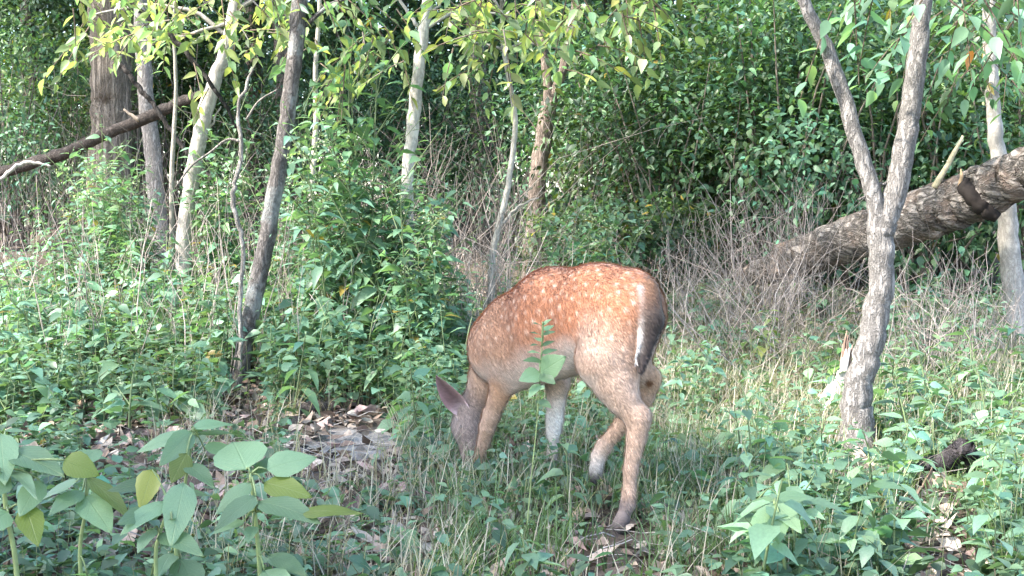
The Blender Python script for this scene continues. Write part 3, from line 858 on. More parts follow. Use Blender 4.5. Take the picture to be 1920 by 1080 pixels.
# pale saplings
tree('pale_sapling', 'pale grey sapling with a kink below the bright leaves, left of the leaning trunk',
     [[(346, 445, 30), (360, 335, 30), (374, 262, 28), (388, 200, 30), (408, 135, 25), (432, 60, 23), (450, -60, 22)]],
     8.3, M_BARK_PALE, (0.36, 0.33, 0.29),
     sprays=rand_sprays(130, 540, -60, 70, 6.4, 7.6, 60, (170, 370), (0.15, 0.32), (6, 10)) + rand_sprays(330, 420, 110, 170, 6.6, 7.2, 3, (230, 300), (0.14, 0.2), (3, 5)),
     branches=[[(430, 70, 10), (360, 20, 8), (260, 10, 6), (170, 30, 4)], [(440, 20, 10), (500, -10, 7), (540, 30, 4)], [(436, 40, 8), (330, 70, 6), (240, 80, 4)], [(378, 260, 6), (400, 230, 5), (415, 200, 3)]],
     high=600, leafL=0.088, leafcols=G_SUN)
tree('sunlit_sapling', 'smooth whitish sapling catching the sun, in the middle of the leaves',
     [[(764, 345, 22), (774, 240, 24), (787, 105, 22), (800, 10, 20), (812, -120, 19)]],
     7.4, M_BARK_PALE, (0.46, 0.43, 0.39),
     sprays=rand_sprays(640, 760, -30, 120, 6.6, 7.6, 16, (190, 340)) + rand_sprays(820, 1010, -50, 70, 6.2, 7.2, 30, (170, 370), (0.15, 0.32)) + [(700, 70, 6.8, 250, 0.18, 4), (640, 170, 6.9, 260, 0.2, 4), (850, 90, 6.5, 255, 0.2, 5), (620, 150, 7.0, 240, 0.3, 6)],
     branches=[[(792, 60, 9), (768, 28, 7), (740, -12, 5)], [(790, 80, 8), (810, 30, 6), (835, -10, 4)], [(790, 60, 8), (860, 20, 6), (960, 30, 4)]],
     high=1400, leafL=0.09, leafcols=G_SUN)
tree('crooked_sapling', 'thin crooked grey sapling stem standing in front of the dark background behind the deer',
     [[(922, 500, 13), (934, 425, 12), (952, 350, 11), (966, 240, 10), (960, 180, 9), (944, 92, 8), (940, 20, 6)]],
     7.6, M_BARK_PALE, (0.40, 0.37, 0.33),
     sprays=rand_sprays(840, 1090, -30, 60, 6.6, 7.8, 32, (170, 370), (0.15, 0.3)) + rand_sprays(860, 960, 60, 150, 7.0, 7.6, 5, (200, 340), (0.15, 0.25), (4, 6)),
     branches=[[(932, 432, 7), (955, 402, 6), (985, 380, 4), (1010, 372, 3)], [(945, 95, 6), (985, 80, 4), (1060, 95, 3)], [(944, 95, 6), (900, 82, 4), (850, 85, 3)]],
     high=900, leafL=0.088, leafcols=G_SUN)
tree('understory_tree', 'brown-grey trunk dividing high up, standing in shade beyond the crooked sapling',
     [[(1000, 450, 34), (1008, 340, 32), (1020, 250, 32), (1030, 190, 30)],
      [(1030, 200, 24), (1044, 165, 20), (1058, 120, 18), (1075, 30, 16), (1085, -60, 14)],
      [(1030, 200, 22), (1026, 150, 17), (1018, 90, 14), (1015, 0, 12), (1010, -70, 11)]],
     10.5, M_BARK, (0.23, 0.18, 0.15),
     sprays=rand_sprays(1050, 1250, -30, 40, 6.2, 7.4, 22, (190, 350), (0.15, 0.3)) + [(1120, 85, 6.4, 350, 0.25, 6), (1080, 95, 6.5, 340, 0.3, 7), (1060, 130, 6.6, 345, 0.2, 5), (1170, 30, 6.2, 350, 0.25, 6)],
     branches=[[(1058, 120, 8), (1110, 92, 6), (1190, 55, 4), (1250, 40, 3)]],
     high=1800, leafL=0.092, leafcols=G_SUN)
tree('slender_sapling', 'slender pale sapling stem between the leaning trunk and the sunlit sapling',
     [[(582, 400, 12), (588, 300, 11), (593, 220, 10), (591, 140, 9), (598, 40, 8), (600, -60, 7)]],
     8.0, M_BARK_PALE, (0.42, 0.38, 0.33), sprays=rand_sprays(560, 690, -30, 150, 7.2, 8.0, 14, (200, 340), (0.15, 0.28)) , leafL=0.085, leafcols=G_WEED)
tree('whip_sapling', 'thread-thin upright sapling beside the pale kinked one',
     [[(322, 345, 9), (326, 250, 8), (330, 160, 7), (326, 60, 6), (330, -30, 5)]],
     8.6, M_BARK_PALE, (0.30, 0.27, 0.23), sprays=rand_sprays(300, 350, -20, 60, 8.0, 8.6, 4, (200, 340)))
tree('big_trunk', 'thick old trunk with vertical ridges, behind the yellow-green leaves',
     [[(208, 260, 74), (207, 150, 72), (206, 0, 72), (206, -240, 70), (206, -460, 66)]],
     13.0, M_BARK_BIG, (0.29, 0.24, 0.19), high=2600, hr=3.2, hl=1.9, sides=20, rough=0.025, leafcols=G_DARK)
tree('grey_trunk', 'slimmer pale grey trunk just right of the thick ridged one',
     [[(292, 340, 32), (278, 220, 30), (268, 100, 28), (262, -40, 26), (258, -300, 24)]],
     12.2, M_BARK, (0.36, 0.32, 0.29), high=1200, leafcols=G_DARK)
tree('right_edge_tree', 'weathered pale trunk at the right edge, passing behind the fallen log',
     [[(1908, 670, 46), (1902, 560, 42), (1890, 430, 38), (1874, 300, 30), (1862, 200, 26), (1856, 90, 25), (1850, -60, 24)]],
     7.9, M_BARK_PALE, (0.42, 0.38, 0.34),
     sprays=rand_sprays(1760, 1930, -30, 150, 7.0, 8.2, 22, (190, 350)), high=1200, leafL=0.10, leafcols=G_WEED)
# a bare twisting vine by the leaning trunk
acc = Acc()
P, R = px_path([(447, 745, 9), (452, 660, 9), (450, 570, 9), (456, 480, 9), (446, 415, 10), (436, 365, 10), (446, 320, 9), (452, 275, 9), (446, 205, 7), (462, 160, 6), (480, 112, 4)], 6.35)
P[0][2] = ground_z(P[0][0], P[0][1]) - 0.03
tube(acc, P, R, sides=6, rings=50, col=(0.30, 0.27, 0.24), wob=0.003, rough=0.05)
vine = acc.build('bare_vine', M_BARK); tag(vine, 'bare grey vine twisting upright beside the leaning trunk', 'vine')
acc = Acc(); P, R = px_path([(450, 265, 6), (425, 262, 5), (395, 285, 4), (360, 310, 4), (330, 350, 3)], 6.35); tube(acc, P, R, sides=4, rings=16, col=(0.27, 0.24, 0.21)); acc.build('side_shoot', M_BARK, vine)
acc = Acc(); P, R = px_path([(462, 225, 5), (485, 190, 4), (520, 168, 3)], 6.35); tube(acc, P, R, sides=4, rings=12, col=(0.27, 0.24, 0.21)); acc.build('side_shoot', M_BARK, vine)

# far trunks in the shade of the wood
k = 0
FAR = [(62, 17, 34, 'left of the thick ridged trunk'), (545, 16, 46, 'seen behind the leaning trunk'), (650, 19, 36, 'between the slender and the sunlit sapling'), (905, 15, 40, 'just left of the crooked sapling'),
       (1140, 18, 36, 'right of the dividing understory tree'), (1312, 17, 52, 'above the middle of the dark bushes'), (735, 21, 30, 'just left of the sunlit sapling'), (480, 20, 34, 'between the vine and the leaning trunk')]
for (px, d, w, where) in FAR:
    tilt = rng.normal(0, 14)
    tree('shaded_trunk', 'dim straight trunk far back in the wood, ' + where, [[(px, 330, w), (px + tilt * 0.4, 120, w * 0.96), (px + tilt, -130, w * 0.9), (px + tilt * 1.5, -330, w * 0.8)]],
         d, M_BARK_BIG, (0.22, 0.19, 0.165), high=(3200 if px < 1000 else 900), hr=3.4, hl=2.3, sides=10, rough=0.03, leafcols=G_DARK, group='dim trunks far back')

# trees added at the left, mostly unseen, so their crowns shade the clearing
def shade_tree(x, y, h, cz, r, n, label):
    gz = float(ground_z(x, y)); root = empty('shade_tree', (x, y, gz)); tag(root, label, 'tree')
    acc = Acc(); tube(acc, [(0, 0, -0.1), (0.05, 0, h * 0.35), (-0.05, 0.1, h * 0.7), (0.1, 0, h)], [0.19, 0.16, 0.12, 0.06], sides=12, rings=24, col=(0.27, 0.23, 0.19), rough=0.03)
    acc.build('trunk', M_BARK_BIG, root)
    la, ta = Acc(), Acc()
    for k in range(12):
        e = nrm(rng.normal(0, 1, 3)) * r * np.array([0.8, 0.8, 0.6]) + np.array([0, 0, cz])
        tube(ta, [(0, 0, h * rng.uniform(0.4, 0.8)), e * 0.5 + np.array([0, 0, cz * 0.5]), e], [0.06, 0.035, 0.01], sides=5, rings=8, col=(0.25, 0.21, 0.18))
    ctr = nrm(rng.normal(0, 1, (46, 3))) * rng.uniform(0.3, 1, (46, 1)) * r * np.array([1, 1, 0.72]) + np.array([0, 0, cz])
    q = ctr[rng.integers(0, 46, n)] + rng.normal(0, 0.34, (n, 3)) * np.array([1, 1, 0.6])
    l = rng.uniform(0.12, 0.2, n)
    leaves(la, q, nrm(rng.normal(0, 1, (n, 3)) + np.array([0, 0, -0.4])), nrm(np.array([0, 0, 1.0]) + rng.normal(0, 0.5, (n, 3))), l, l * 0.36, 0.2, 0.2, G_DARK(n), 0)
    ta.build('branches', M_BARK_BIG, root)['kind'] = 'stuff'; la.build('crown', M_CROWN, root)['kind'] = 'stuff'
shade_tree(-5.3, 0.2, 6.0, 5.2, 2.2, 2000, 'unseen tree added left of the picture to shade the near weeds')
shade_tree(-5.0, 2.5, 6.4, 5.3, 1.9, 2100, 'unseen tree added left of the picture to shade the deer')
shade_tree(-7.0, 10.8, 7.0, 5.6, 2.6, 2200, 'unseen tree added beyond the left edge to shade the thicket of bare stems')
shade_tree(-5.9, 13.8, 7.0, 6.0, 2.2, 5000, 'unseen tree added just outside the left edge to shade the far shrubs')
shade_tree(-4.6, 16.0, 8.0, 6.0, 3.0, 6000, 'tree added behind the thick ridged trunk to shade the far wood')

# ------------------------------------------------------------------ fallen wood
def log_tube(name, label, pts, mat, col, sides=16, rings=40, rough=0.04, stubs=(), wob=0.004, cat='log', partname='stub', lie=False):
    P, R = px_path(pts, 0)
    if lie:
        P = [np.array([p[0], p[1], float(ground_z(p[0], p[1])) + r * 0.8 + 0.01]) for p, r in zip(P, R)]
    acc = Acc(); tube(acc, P, R, sides=sides, rings=rings, col=col, rough=rough, wob=wob, colvar=0.12)
    o = acc.build(name, mat); tag(o, label, cat)
    for (st, c) in stubs:
        p2, r2 = px_path(st, 0); a2 = Acc(); tube(a2, p2, r2, sides=7, rings=8, col=c, rough=0.08, wob=0.002); a2.build(partname, M_DRY, o)
    return o
biglog = log_tube('fallen_log', 'thick fallen log with peeling bark slanting up behind the forked tree',
         [(1395, 522, 34, 8.9), (1450, 502, 56, 8.7), (1530, 473, 78, 8.4), (1640, 434, 90, 8.05), (1740, 400, 98, 7.75), (1800, 378, 96, 7.6), (1870, 345, 94, 7.4), (1960, 305, 92, 7.15), (2100, 235, 88, 6.8)],
         M_LOG, (0.30, 0.26, 0.235), 26, 80, 0.03,
         stubs=[([(1752, 352, 12, 7.6), (1772, 318, 11, 7.6), (1790, 285, 9, 7.6), (1806, 255, 5, 7.6)], (0.42, 0.36, 0.24)),
                ([(1800, 352, 10, 7.45), (1803, 330, 7, 7.45), (1802, 316, 2, 7.45)], (0.44, 0.30, 0.18))], wob=0.006)
# the dark rotten slot where a limb tore out, with a raised splintered lip
acc = Acc()
for (pts, c) in (([(1806, 345, 30, 7.44), (1826, 368, 40, 7.40), (1848, 392, 34, 7.38), (1872, 408, 18, 7.36)], (0.022, 0.017, 0.015)),):
    P, R = px_path(pts, 0); tube(acc, P, R, sides=9, rings=14, col=c, rough=0.14, wob=0.003)
acc.build('rotten_hollow', M_DRY, biglog)
acc = Acc()
for i in range(46):
    f = rng.uniform(0.03, 0.9); a = rng.uniform(0, 6.28)
    px = 1440 + f * 480; py = 500 - f * 165; d = 8.75 - f * 1.4
    q = at(px, py, d - 0.155) + np.array([0, 0.0, rng.uniform(-0.12, 0.12)])
    ax = nrm(np.array([0.9, -0.55, 0.35])) * rng.uniform(0.03, 0.10)
    s = np.array([0, -0.03, 1.0]) * rng.uniform(0.008, 0.022)
    yb = abs(q[2] - at(px, py, d)[2]) ; q[1] += 0.155 - math.sqrt(max(0.16 ** 2 - yb ** 2, 0)) - 0.012
    v = np.array([q - ax - s, q + ax - s * 0.6, q + ax * 0.9 + s, q - ax * 0.8 + s]); v[1:3] += np.array([0, -0.012, 0])
    v = np.concatenate([v, v + np.array([0, 0.012, 0])])
    acc.add(v, [[0, 1, 2], [0, 2, 3], [4, 6, 5], [4, 7, 6], [0, 4, 5], [0, 5, 1], [2, 6, 7], [2, 7, 3], [1, 5, 6], [1, 6, 2], [0, 3, 7], [0, 7, 4]], np.array((0.34, 0.25, 0.20)) * rng.uniform(0.4, 1.4))
o = acc.build('bark_flakes', M_DRY, biglog, smooth=False); o['kind'] = 'stuff'

log_tube('leaning_deadwood', 'dark thin fallen trunk slanting across in front of the thick ridged trunk',
         [(-30, 332, 20, 10.6), (40, 312, 22, 10.5), (130, 284, 24, 10.4), (200, 250, 22, 10.3), (290, 214, 22, 10.2), (345, 190, 20, 10.1), (386, 175, 16, 10.0)],
         M_BARK, (0.075, 0.062, 0.055), 10, 40, 0.06, stubs=[([(262, 226, 8, 10.2), (245, 215, 6, 10.2), (232, 205, 4, 10.2)], (0.25, 0.2, 0.16))], partname='snag')
log_tube('hanging_branch', 'long dark dead branch hanging diagonally through the yellow-green leaves',
         [(235, -10, 9, 7.2), (290, 45, 10, 7.2), (345, 92, 10, 7.2), (400, 165, 8, 7.2), (425, 200, 7, 7.2), (442, 240, 5, 7.2)], M_BARK, (0.05, 0.045, 0.042), 7, 40, 0.05, cat='branch')
log_tube('snapped_branch', 'dark snapped branch crossing the dark leaning deadwood behind the pale sapling',
         [(205, 100, 9, 9.5), (235, 130, 10, 9.5), (265, 170, 10, 9.5), (292, 202, 9, 9.5), (345, 280, 9, 9.5), (418, 356, 7, 9.5)], M_BARK, (0.06, 0.052, 0.048), 7, 40, 0.05, cat='branch')
log_tube('arched_twig', 'bare grey twig arching over the weeds at the left edge of the picture',
         [(-10, 345, 7, 8.8), (15, 325, 8, 8.8), (38, 308, 8, 8.8), (66, 305, 6, 8.8), (95, 312, 4, 8.8)], M_BARK_PALE, (0.36, 0.32, 0.29), 5, 24, 0.03, cat='twig')
log_tube('ground_stick', 'weathered dark stick lying behind the bare grey soil',
         [(545, 800, 24, 5.9), (590, 794, 26, 5.95), (640, 780, 22, 6.02), (690, 762, 16, 6.12), (720, 748, 9, 6.2)], M_BARK, (0.16, 0.13, 0.115), 8, 30, 0.06, cat='stick', lie=True)
log_tube('buried_stick', 'dark rotting stick in the leaf litter between the broad leaves and the leaning trunk',
         [(165, 790, 12, 6.0), (230, 778, 14, 6.02), (300, 770, 14, 6.05), (335, 764, 8, 6.1)], M_BARK, (0.08, 0.065, 0.055), 7, 24, 0.07, cat='stick', lie=True)
# dark rotten wood in the weeds at the right
w = log_tube('rotten_branch', 'blackish crooked lump of rotten wood among the weeds at the lower right',
         [(1718, 876, 12, 4.5), (1745, 870, 28, 4.49), (1775, 862, 36, 4.48), (1796, 850, 38, 4.47), (1809, 842, 42, 4.47), (1820, 856, 32, 4.48), (1824, 888, 24, 4.5), (1822, 920, 18, 4.52)],
         M_BARK, (0.06, 0.052, 0.055), 12, 40, 0.05, cat='wood')
acc = Acc(); P, R = px_path([(1790, 872, 20, 4.53), (1780, 895, 18, 4.55), (1770, 912, 14, 4.56)], 0); tube(acc, P, R, sides=7, rings=10, col=(0.08, 0.07, 0.068), rough=0.06); acc.build('broken_fork', M_LOG, w)
# splintered stump left of the forked trunk, a sun-fleck painted into its pale colour
def sunfleck_stump():
    root = at(1556, 735, 6.1); g = float(ground_z(root[0], root[1]))
    acc = Acc()
    for i in range(26):
        u = -1 + 2 * i / 25
        f = rng.uniform(0.45, 1.0) * (0.55 + 0.45 * i / 25)
        bot = np.array([root[0] - 0.01 + u * 0.075, root[1] - 0.05 * math.sqrt(max(0, 1 - u * u)), g - 0.03])
        tip = at(1588 + rng.normal(0, 5), 648 + rng.normal(0, 6), 6.1)
        top = bot * (1 - f) + tip * f
        mid = bot * 0.5 + top * 0.5 + np.array([rng.normal(0, 0.004), -0.01, 0])
        tube(acc, [bot, mid, top], [0.017, 0.014, 0.005], sides=5, rings=6, col=np.array((0.62, 0.54, 0.48)) * rng.uniform(0.8, 1.15) * (1.2 if i < 13 else 0.65), rough=0.12)  # left splinters painted brighter for the sunlit part of the fleck
    o = acc.build('sunfleck_stump', M_DRY); tag(o, 'small splintered stump with a sun-fleck painted pale, tapering upwards just left of the forked trunk', 'stump')
    a2 = Acc()
    for i in range(5):
        b0 = at(1578 + 4 * i, 668 + rng.normal(0, 6), 6.1); t0 = b0 + np.array([rng.normal(0.02, 0.012), 0, rng.uniform(0.05, 0.09)])
        tube(a2, [b0 - np.array([0, 0, 0.06]), b0, t0], [0.008, 0.007, 0.003], sides=4, rings=5, col=(0.20, 0.13, 0.10), rough=0.06)
    a2.build('bark_rim', M_DRY, o)
sunfleck_stump()

#--PART3--
# ------------------------------------------------------------------ weeds and herbs
def weed_mesh(seed, H, L, nodes, cols, branchy=0.5, flower=False, droop=0.35, wide=0.32, lod=1):
    """an upright herb with opposite toothed leaves -> (stem Acc, foliage Acc)"""
    global rng
    keep = rng; rng = np.random.default_rng(seed)
    st, fo = Acc(), Acc()
    lean = rng.normal(0, 0.14, 2)
    def stem(base, dirv, h, nn, l0, r0):
        t = np.linspace(0, 1, 6)
        bend = np.array([rng.normal(0, 0.1), rng.normal(0, 0.1), -0.04]) * h
        f = lambda q: base + dirv * h * q[..., None] + bend * (q[..., None] ** 2)
        tube(st, f(t), np.linspace(r0, r0 * 0.3, 6), sides=4, rings=6, col=np.array((0.13, 0.17, 0.075)) * rng.uniform(0.7, 1.3), cap=False)
        tt = np.linspace(0.18, 1.0, nn)
        P0 = f(tt)
        az0 = rng.uniform(0, 6.28)
        Ps, Ds, Ls = [], [], []
        for i in range(nn):
            az = az0 + (i % 2) * math.pi / 2 + rng.normal(0, 0.3)
            size = l0 * (0.6 + 0.6 * math.sin(math.pi * min(1, 0.25 + 0.7 * tt[i]))) * (0.45 if i == nn - 1 else 1)
            for sgn in (0, math.pi):
                if rng.random() < 0.12: continue
                a = az + sgn
                dv = np.array([math.cos(a), math.sin(a), rng.uniform(-0.35, 0.55)])
                Ps.append(P0[i] + nrm(dv) * 0.012); Ds.append(dv); Ls.append(size * rng.uniform(0.7, 1.2))
        if Ps:
            n = len(Ps); Ls = np.array(Ls)
            leaves(fo, np.array(Ps), np.array(Ds), nrm(np.array([0, 0, 1.0]) + rng.normal(0, 0.3, (n, 3))), Ls, Ls * wide * rng.uniform(0.6, 0.95, n), rng.uniform(0.2, 0.25 + droop, n), rng.uniform(0.1, 0.4, n), cols(n), lod)
        return P0, tt
    d0 = nrm(np.array([lean[0], lean[1], 1.0]))
    P0, tt = stem(np.zeros(3), d0, H, nodes, L, 0.0035 + 0.003 * H)
    for i in range(1, nodes):
        if rng.random() < branchy:
            a = rng.uniform(0, 6.28)
            stem(P0[i], nrm(np.array([math.cos(a) * 0.8, math.sin(a) * 0.8, 0.9])), H * rng.uniform(0.18, 0.36), max(3, nodes // 3), L * 0.65, 0.0025)
    if flower:
        n = 40; top = P0[-1]
        q = top + rng.normal(0, 0.03, (n, 3)) * np.array([1.4, 1.4, 0.5])
        leaves(fo, q, rng.normal(0, 1, (n, 3)), rng.normal(0, 1, (n, 3)), 0.014, 0.005, 0, 0, np.repeat(np.array([[0.32, 0.38, 0.24]]), n, 0), 0)
    rng = keep
    return st, fo

def make_proto(name, seed, **kw):
    st, fo = weed_mesh(seed, **kw)
    return st.mesh(name + '_stem', M_STEM), fo.mesh(name + '_foliage', M_LEAF)

LAND = [(452, 6.5, 'the leaning trunk'), (346, 8.3, 'the pale kinked sapling'), (764, 7.4, 'the sunlit sapling'), (650, 5.25, 'the bare grey soil'), (630, 6.0, 'the dark stick'), (225, 8.6, 'the ridged trunk clump'), (240, 6.0, 'the rotting stick'),
        (885, 4.65, 'the muzzle of the deer'), (1165, 3.9, 'the near hind hoof'), (1030, 4.63, 'the white foreleg'), (1612, 5.2, 'the forked trunk'), (1556, 6.1, 'the pale stump'), (1790, 4.55, 'the black rotten wood'), (1905, 7.9, 'the pale right-hand trunk'),
        (1720, 7.8, 'the middle of the log'), (1395, 8.9, 'the low end of the log'), (930, 7.6, 'the crooked sapling'), (582, 8.0, 'the slender sapling'), (322, 8.6, 'the thread-thin sapling'), (1462, 3.15, 'the lance-leaved plant'), (1500, 5.0, 'the yellow-green herb'),
        (40, 6.4, 'the left edge of the picture'), (1900, 4.4, 'the right edge of the picture')]
def where(x, y):
    best = min(LAND, key=lambda q: ((q[0] - 960) / FPX * q[1] - x) ** 2 + (q[1] - y) ** 2)
    dx = x - (best[0] - 960) / FPX * best[1]; dy = y - best[1]
    far = 'close ' if dx * dx + dy * dy < 0.09 else ''
    if abs(dx) > abs(dy): return far + ('left of ' if dx < 0 else 'right of ') + best[2]
    return far + ('in front of ' if dy < 0 else 'behind ') + best[2]

def place_plant(name, proto, x, y, s, rz, label, cat, group, tilt=0.0):
    z = float(ground_z(x, y)) - 0.01
    o = link(name, proto[0])
    o.location = (x, y, z); o.rotation_euler = (random.gauss(0, 0.08), tilt + random.gauss(0, 0.08), rz); o.scale = (s, s, s * random.uniform(0.85, 1.15))
    tag(o, label, cat, group)
    f = link('foliage', proto[1], o); f['kind'] = 'stuff'
    return o

TALL = [make_proto('tall_weed', 100 + i, H=0.75 + 0.06 * i, L=0.088, nodes=13, cols=G_MINT if i % 2 else G_WEED, branchy=0.7, flower=(i % 3 == 0)) for i in range(5)]
MID = [make_proto('leafy_weed', 200 + i, H=0.40 + 0.03 * i, L=0.085, nodes=7, cols=G_WEED if i % 2 else G_MINT, branchy=0.4, wide=0.36) for i in range(5)]
LOW = [make_proto('low_herb', 300 + i, H=0.17 + 0.03 * i, L=0.075, nodes=5, cols=G_MINT if i % 2 else G_COVER, branchy=0.35, wide=0.38) for i in range(5)]
COARSE = [make_proto('coarse_herb', 350 + i, H=0.20 + 0.03 * i, L=0.09, nodes=6, cols=greens((0.145, 0.245, 0.155), 0.2, 0.1), branchy=0.3, wide=0.36) for i in range(3)]
SUNLOW = [make_proto('yellow_herb', 400 + i, H=0.25, L=0.06, nodes=6, cols=greens((0.17, 0.22, 0.07), 0.2, 0.1), branchy=0.5, wide=0.36) for i in range(2)]

taken = []
def free(x, y, gap):
    for (a_, b_, g_) in taken[-400:]:
        if (a_ - x) ** 2 + (b_ - y) ** 2 < (0.5 * (gap + g_)) ** 2: return False
    taken.append((x, y, gap)); return True

def scatter(n, region, protos, name, label, group, cat='plant', scale=(0.8, 1.2), gap=0.12, tries=30):
    """region(px, d) says whether a plant may stand there; region.box = (px0, px1, d0, d1)"""
    x0, x1, d0, d1 = region
    done = 0
    for _ in range(n * tries):
        if done >= n: break
        d = math.sqrt(rng.uniform(d0 ** 2, d1 ** 2)); px = rng.uniform(x0, x1)
        x = (px - 960) / FPX * d
        if bare(x, d) > 0.05 or in_deer(x, d) or open_spot(px, d): continue
        if not free(x, d, gap): continue
        place_plant(name, protos[int(rng.integers(len(protos)))], x, d, rng.uniform(*scale), rng.uniform(0, 6.28), label + ', ' + where(x, d), cat, group)
        done += 1

DH = [at(1156, 990, 3.9), at(885, 890, 4.6), at(1030, 890, 4.63), at(1112, 890, 4.2)]
def open_spot(px, d):
    return ((px > 1085) & (px < 1240) & (d > 3.2) & (d < 3.95)) | ((px > 1690) & (px < 1865) & (d > 3.0) & (d < 4.62)) | ((px > 405) & (px < 500) & (d > 5.3) & (d < 6.62)) | ((px > 550) & (px < 735) & (d > 4.2) & (d < 5.95)) | ((px > 1555) & (px < 1665) & (d > 4.2) & (d < 5.25))
def in_deer(x, y):
    return any((p[0] - x) ** 2 + (p[1] - y) ** 2 < 0.075 ** 2 for p in DH)

# tall clumps, each one where the photograph has it
def clump(cx, d, n, spread, label, group, protos=TALL, scale=(0.9, 1.15), name='tall_weed'):
    for _ in range(n):
        px = cx + rng.normal(0, spread); dd = d + rng.normal(0, 0.22)
        place_plant(name, protos[int(rng.integers(len(protos)))], (px - 960) / FPX * dd, dd, rng.uniform(*scale), rng.uniform(0, 6.28), label + (', its ' + ('near' if dd < d else 'far') + ' side, ' + ('left' if px < cx else 'right') + ' half'), 'weed', group)
clump(225, 8.6, 24, 45, 'tall weed in the clump below the ridged trunk', 'weeds below the ridged trunk', scale=(0.85, 1.14))
clump(705, 7.2, 28, 46, 'tall weed of the clump at the sunlit sapling', 'weeds at the sunlit sapling', scale=(1.1, 1.5))
clump(610, 7.6, 15, 45, 'weed clumped between leaning trunk and sunlit sapling', 'weeds between the two trunks', scale=(0.72, 0.98))
clump(465, 8.4, 12, 40, 'weed clumped behind the leaning trunk', 'weeds behind the leaning trunk', scale=(0.95, 1.25))
clump(790, 6.7, 10, 34, 'leafy weed of the clump above the deer head', 'weeds above the deer head', scale=(0.65, 0.9))
clump(60, 8.2, 14, 60, 'tall weed clumped under the slanting deadwood', 'weeds under the deadwood', scale=(0.5, 0.75))
clump(1125, 8.2, 10, 55, 'bright weed of the clump above the deer back', 'weeds above the deer back', scale=(0.8, 1.05))
clump(985, 7.4, 7, 30, 'weed of the clump behind the deer shoulder', 'weeds behind the deer shoulder', scale=(0.45, 0.65))
scatter(90, (-20, 560, 6.3, 8.4), MID, 'leafy_weed', 'leafy weed on the left bank', 'weeds on the left bank', 'weed', (0.85, 1.3), 0.13)
scatter(55, (480, 860, 6.1, 7.4), MID, 'leafy_weed', 'leafy weed on the middle bank', 'weeds on the middle bank', 'weed', (0.8, 1.2), 0.12)
scatter(45, (-40, 600, 5.5, 6.6), LOW, 'low_herb', 'low herb below the bank', 'herbs at the foot of the bank', 'herb', (0.9, 1.5), 0.12)
scatter(34, (700, 900, 4.9, 6.3), LOW, 'low_herb', 'leafy herb near the grazing head', 'herbs around the deer head', 'herb', (0.8, 1.4), 0.09)
scatter(44, (880, 1330, 3.5, 5.6), LOW, 'low_herb', 'small herb among the deer legs', 'herbs under the deer', 'herb', (0.5, 0.95), 0.12)
scatter(20, (990, 1340, 4.9, 6.3), MID, 'leafy_weed', 'leafy weed behind the deer legs', 'weeds behind the deer legs', 'weed', (0.5, 0.8), 0.14)
scatter(62, (1400, 1930, 3.4, 4.7), LOW, 'low_herb', 'pale carpet herb', 'herbs at the lower right', 'herb', (0.75, 1.3), 0.10)
scatter(26, (1640, 1930, 4.6, 6.6), LOW, 'low_herb', 'leafy herb on the right slope', 'herbs right of the forked trunk', 'herb', (0.9, 1.5), 0.13)
scatter(16, (1400, 1600, 4.6, 6.0), LOW, 'low_herb', 'herb on the open slope', 'herbs left of the forked trunk', 'herb', (0.7, 1.2), 0.13)
scatter(24, (1660, 1880, 7.0, 8.2), MID, 'leafy_weed', 'bright leafy weed under the log', 'weeds under the log', 'weed', (0.75, 1.1), 0.12)
scatter(26, (1240, 1640, 6.0, 8.6), LOW, 'low_herb', 'sparse herb among dry stalks', 'herbs among the dry stalks', 'herb', (0.8, 1.4), 0.2)
scatter(26, (1400, 1940, 3.1, 3.9), COARSE, 'coarse_herb', 'coarse bright herb', 'coarse herbs at the lower right', 'herb', (0.7, 1.25), 0.10)
scatter(9, (640, 1060, 3.2, 3.9), COARSE, 'coarse_herb', 'coarse herb before the deer', 'coarse herbs before the deer', 'herb', (0.5, 0.85), 0.2)
place_plant('yellow_herb', SUNLOW[0], *on_ground(1500, 5.0)[:2], 0.85, 0.4, 'yellow-green herb at the left foot of the forked trunk', 'herb', None)
place_plant('yellow_herb', SUNLOW[1], *on_ground(1432, 7.0)[:2], 1.4, 1.4, 'yellow-green bushy herb below the left end of the fallen log', 'herb', None)
place_plant('yellow_herb', SUNLOW[1], *on_ground(322, 6.0)[:2], 0.7, 2.4, 'bright yellow-green herb on the left bank above the broad leaves', 'herb', None)

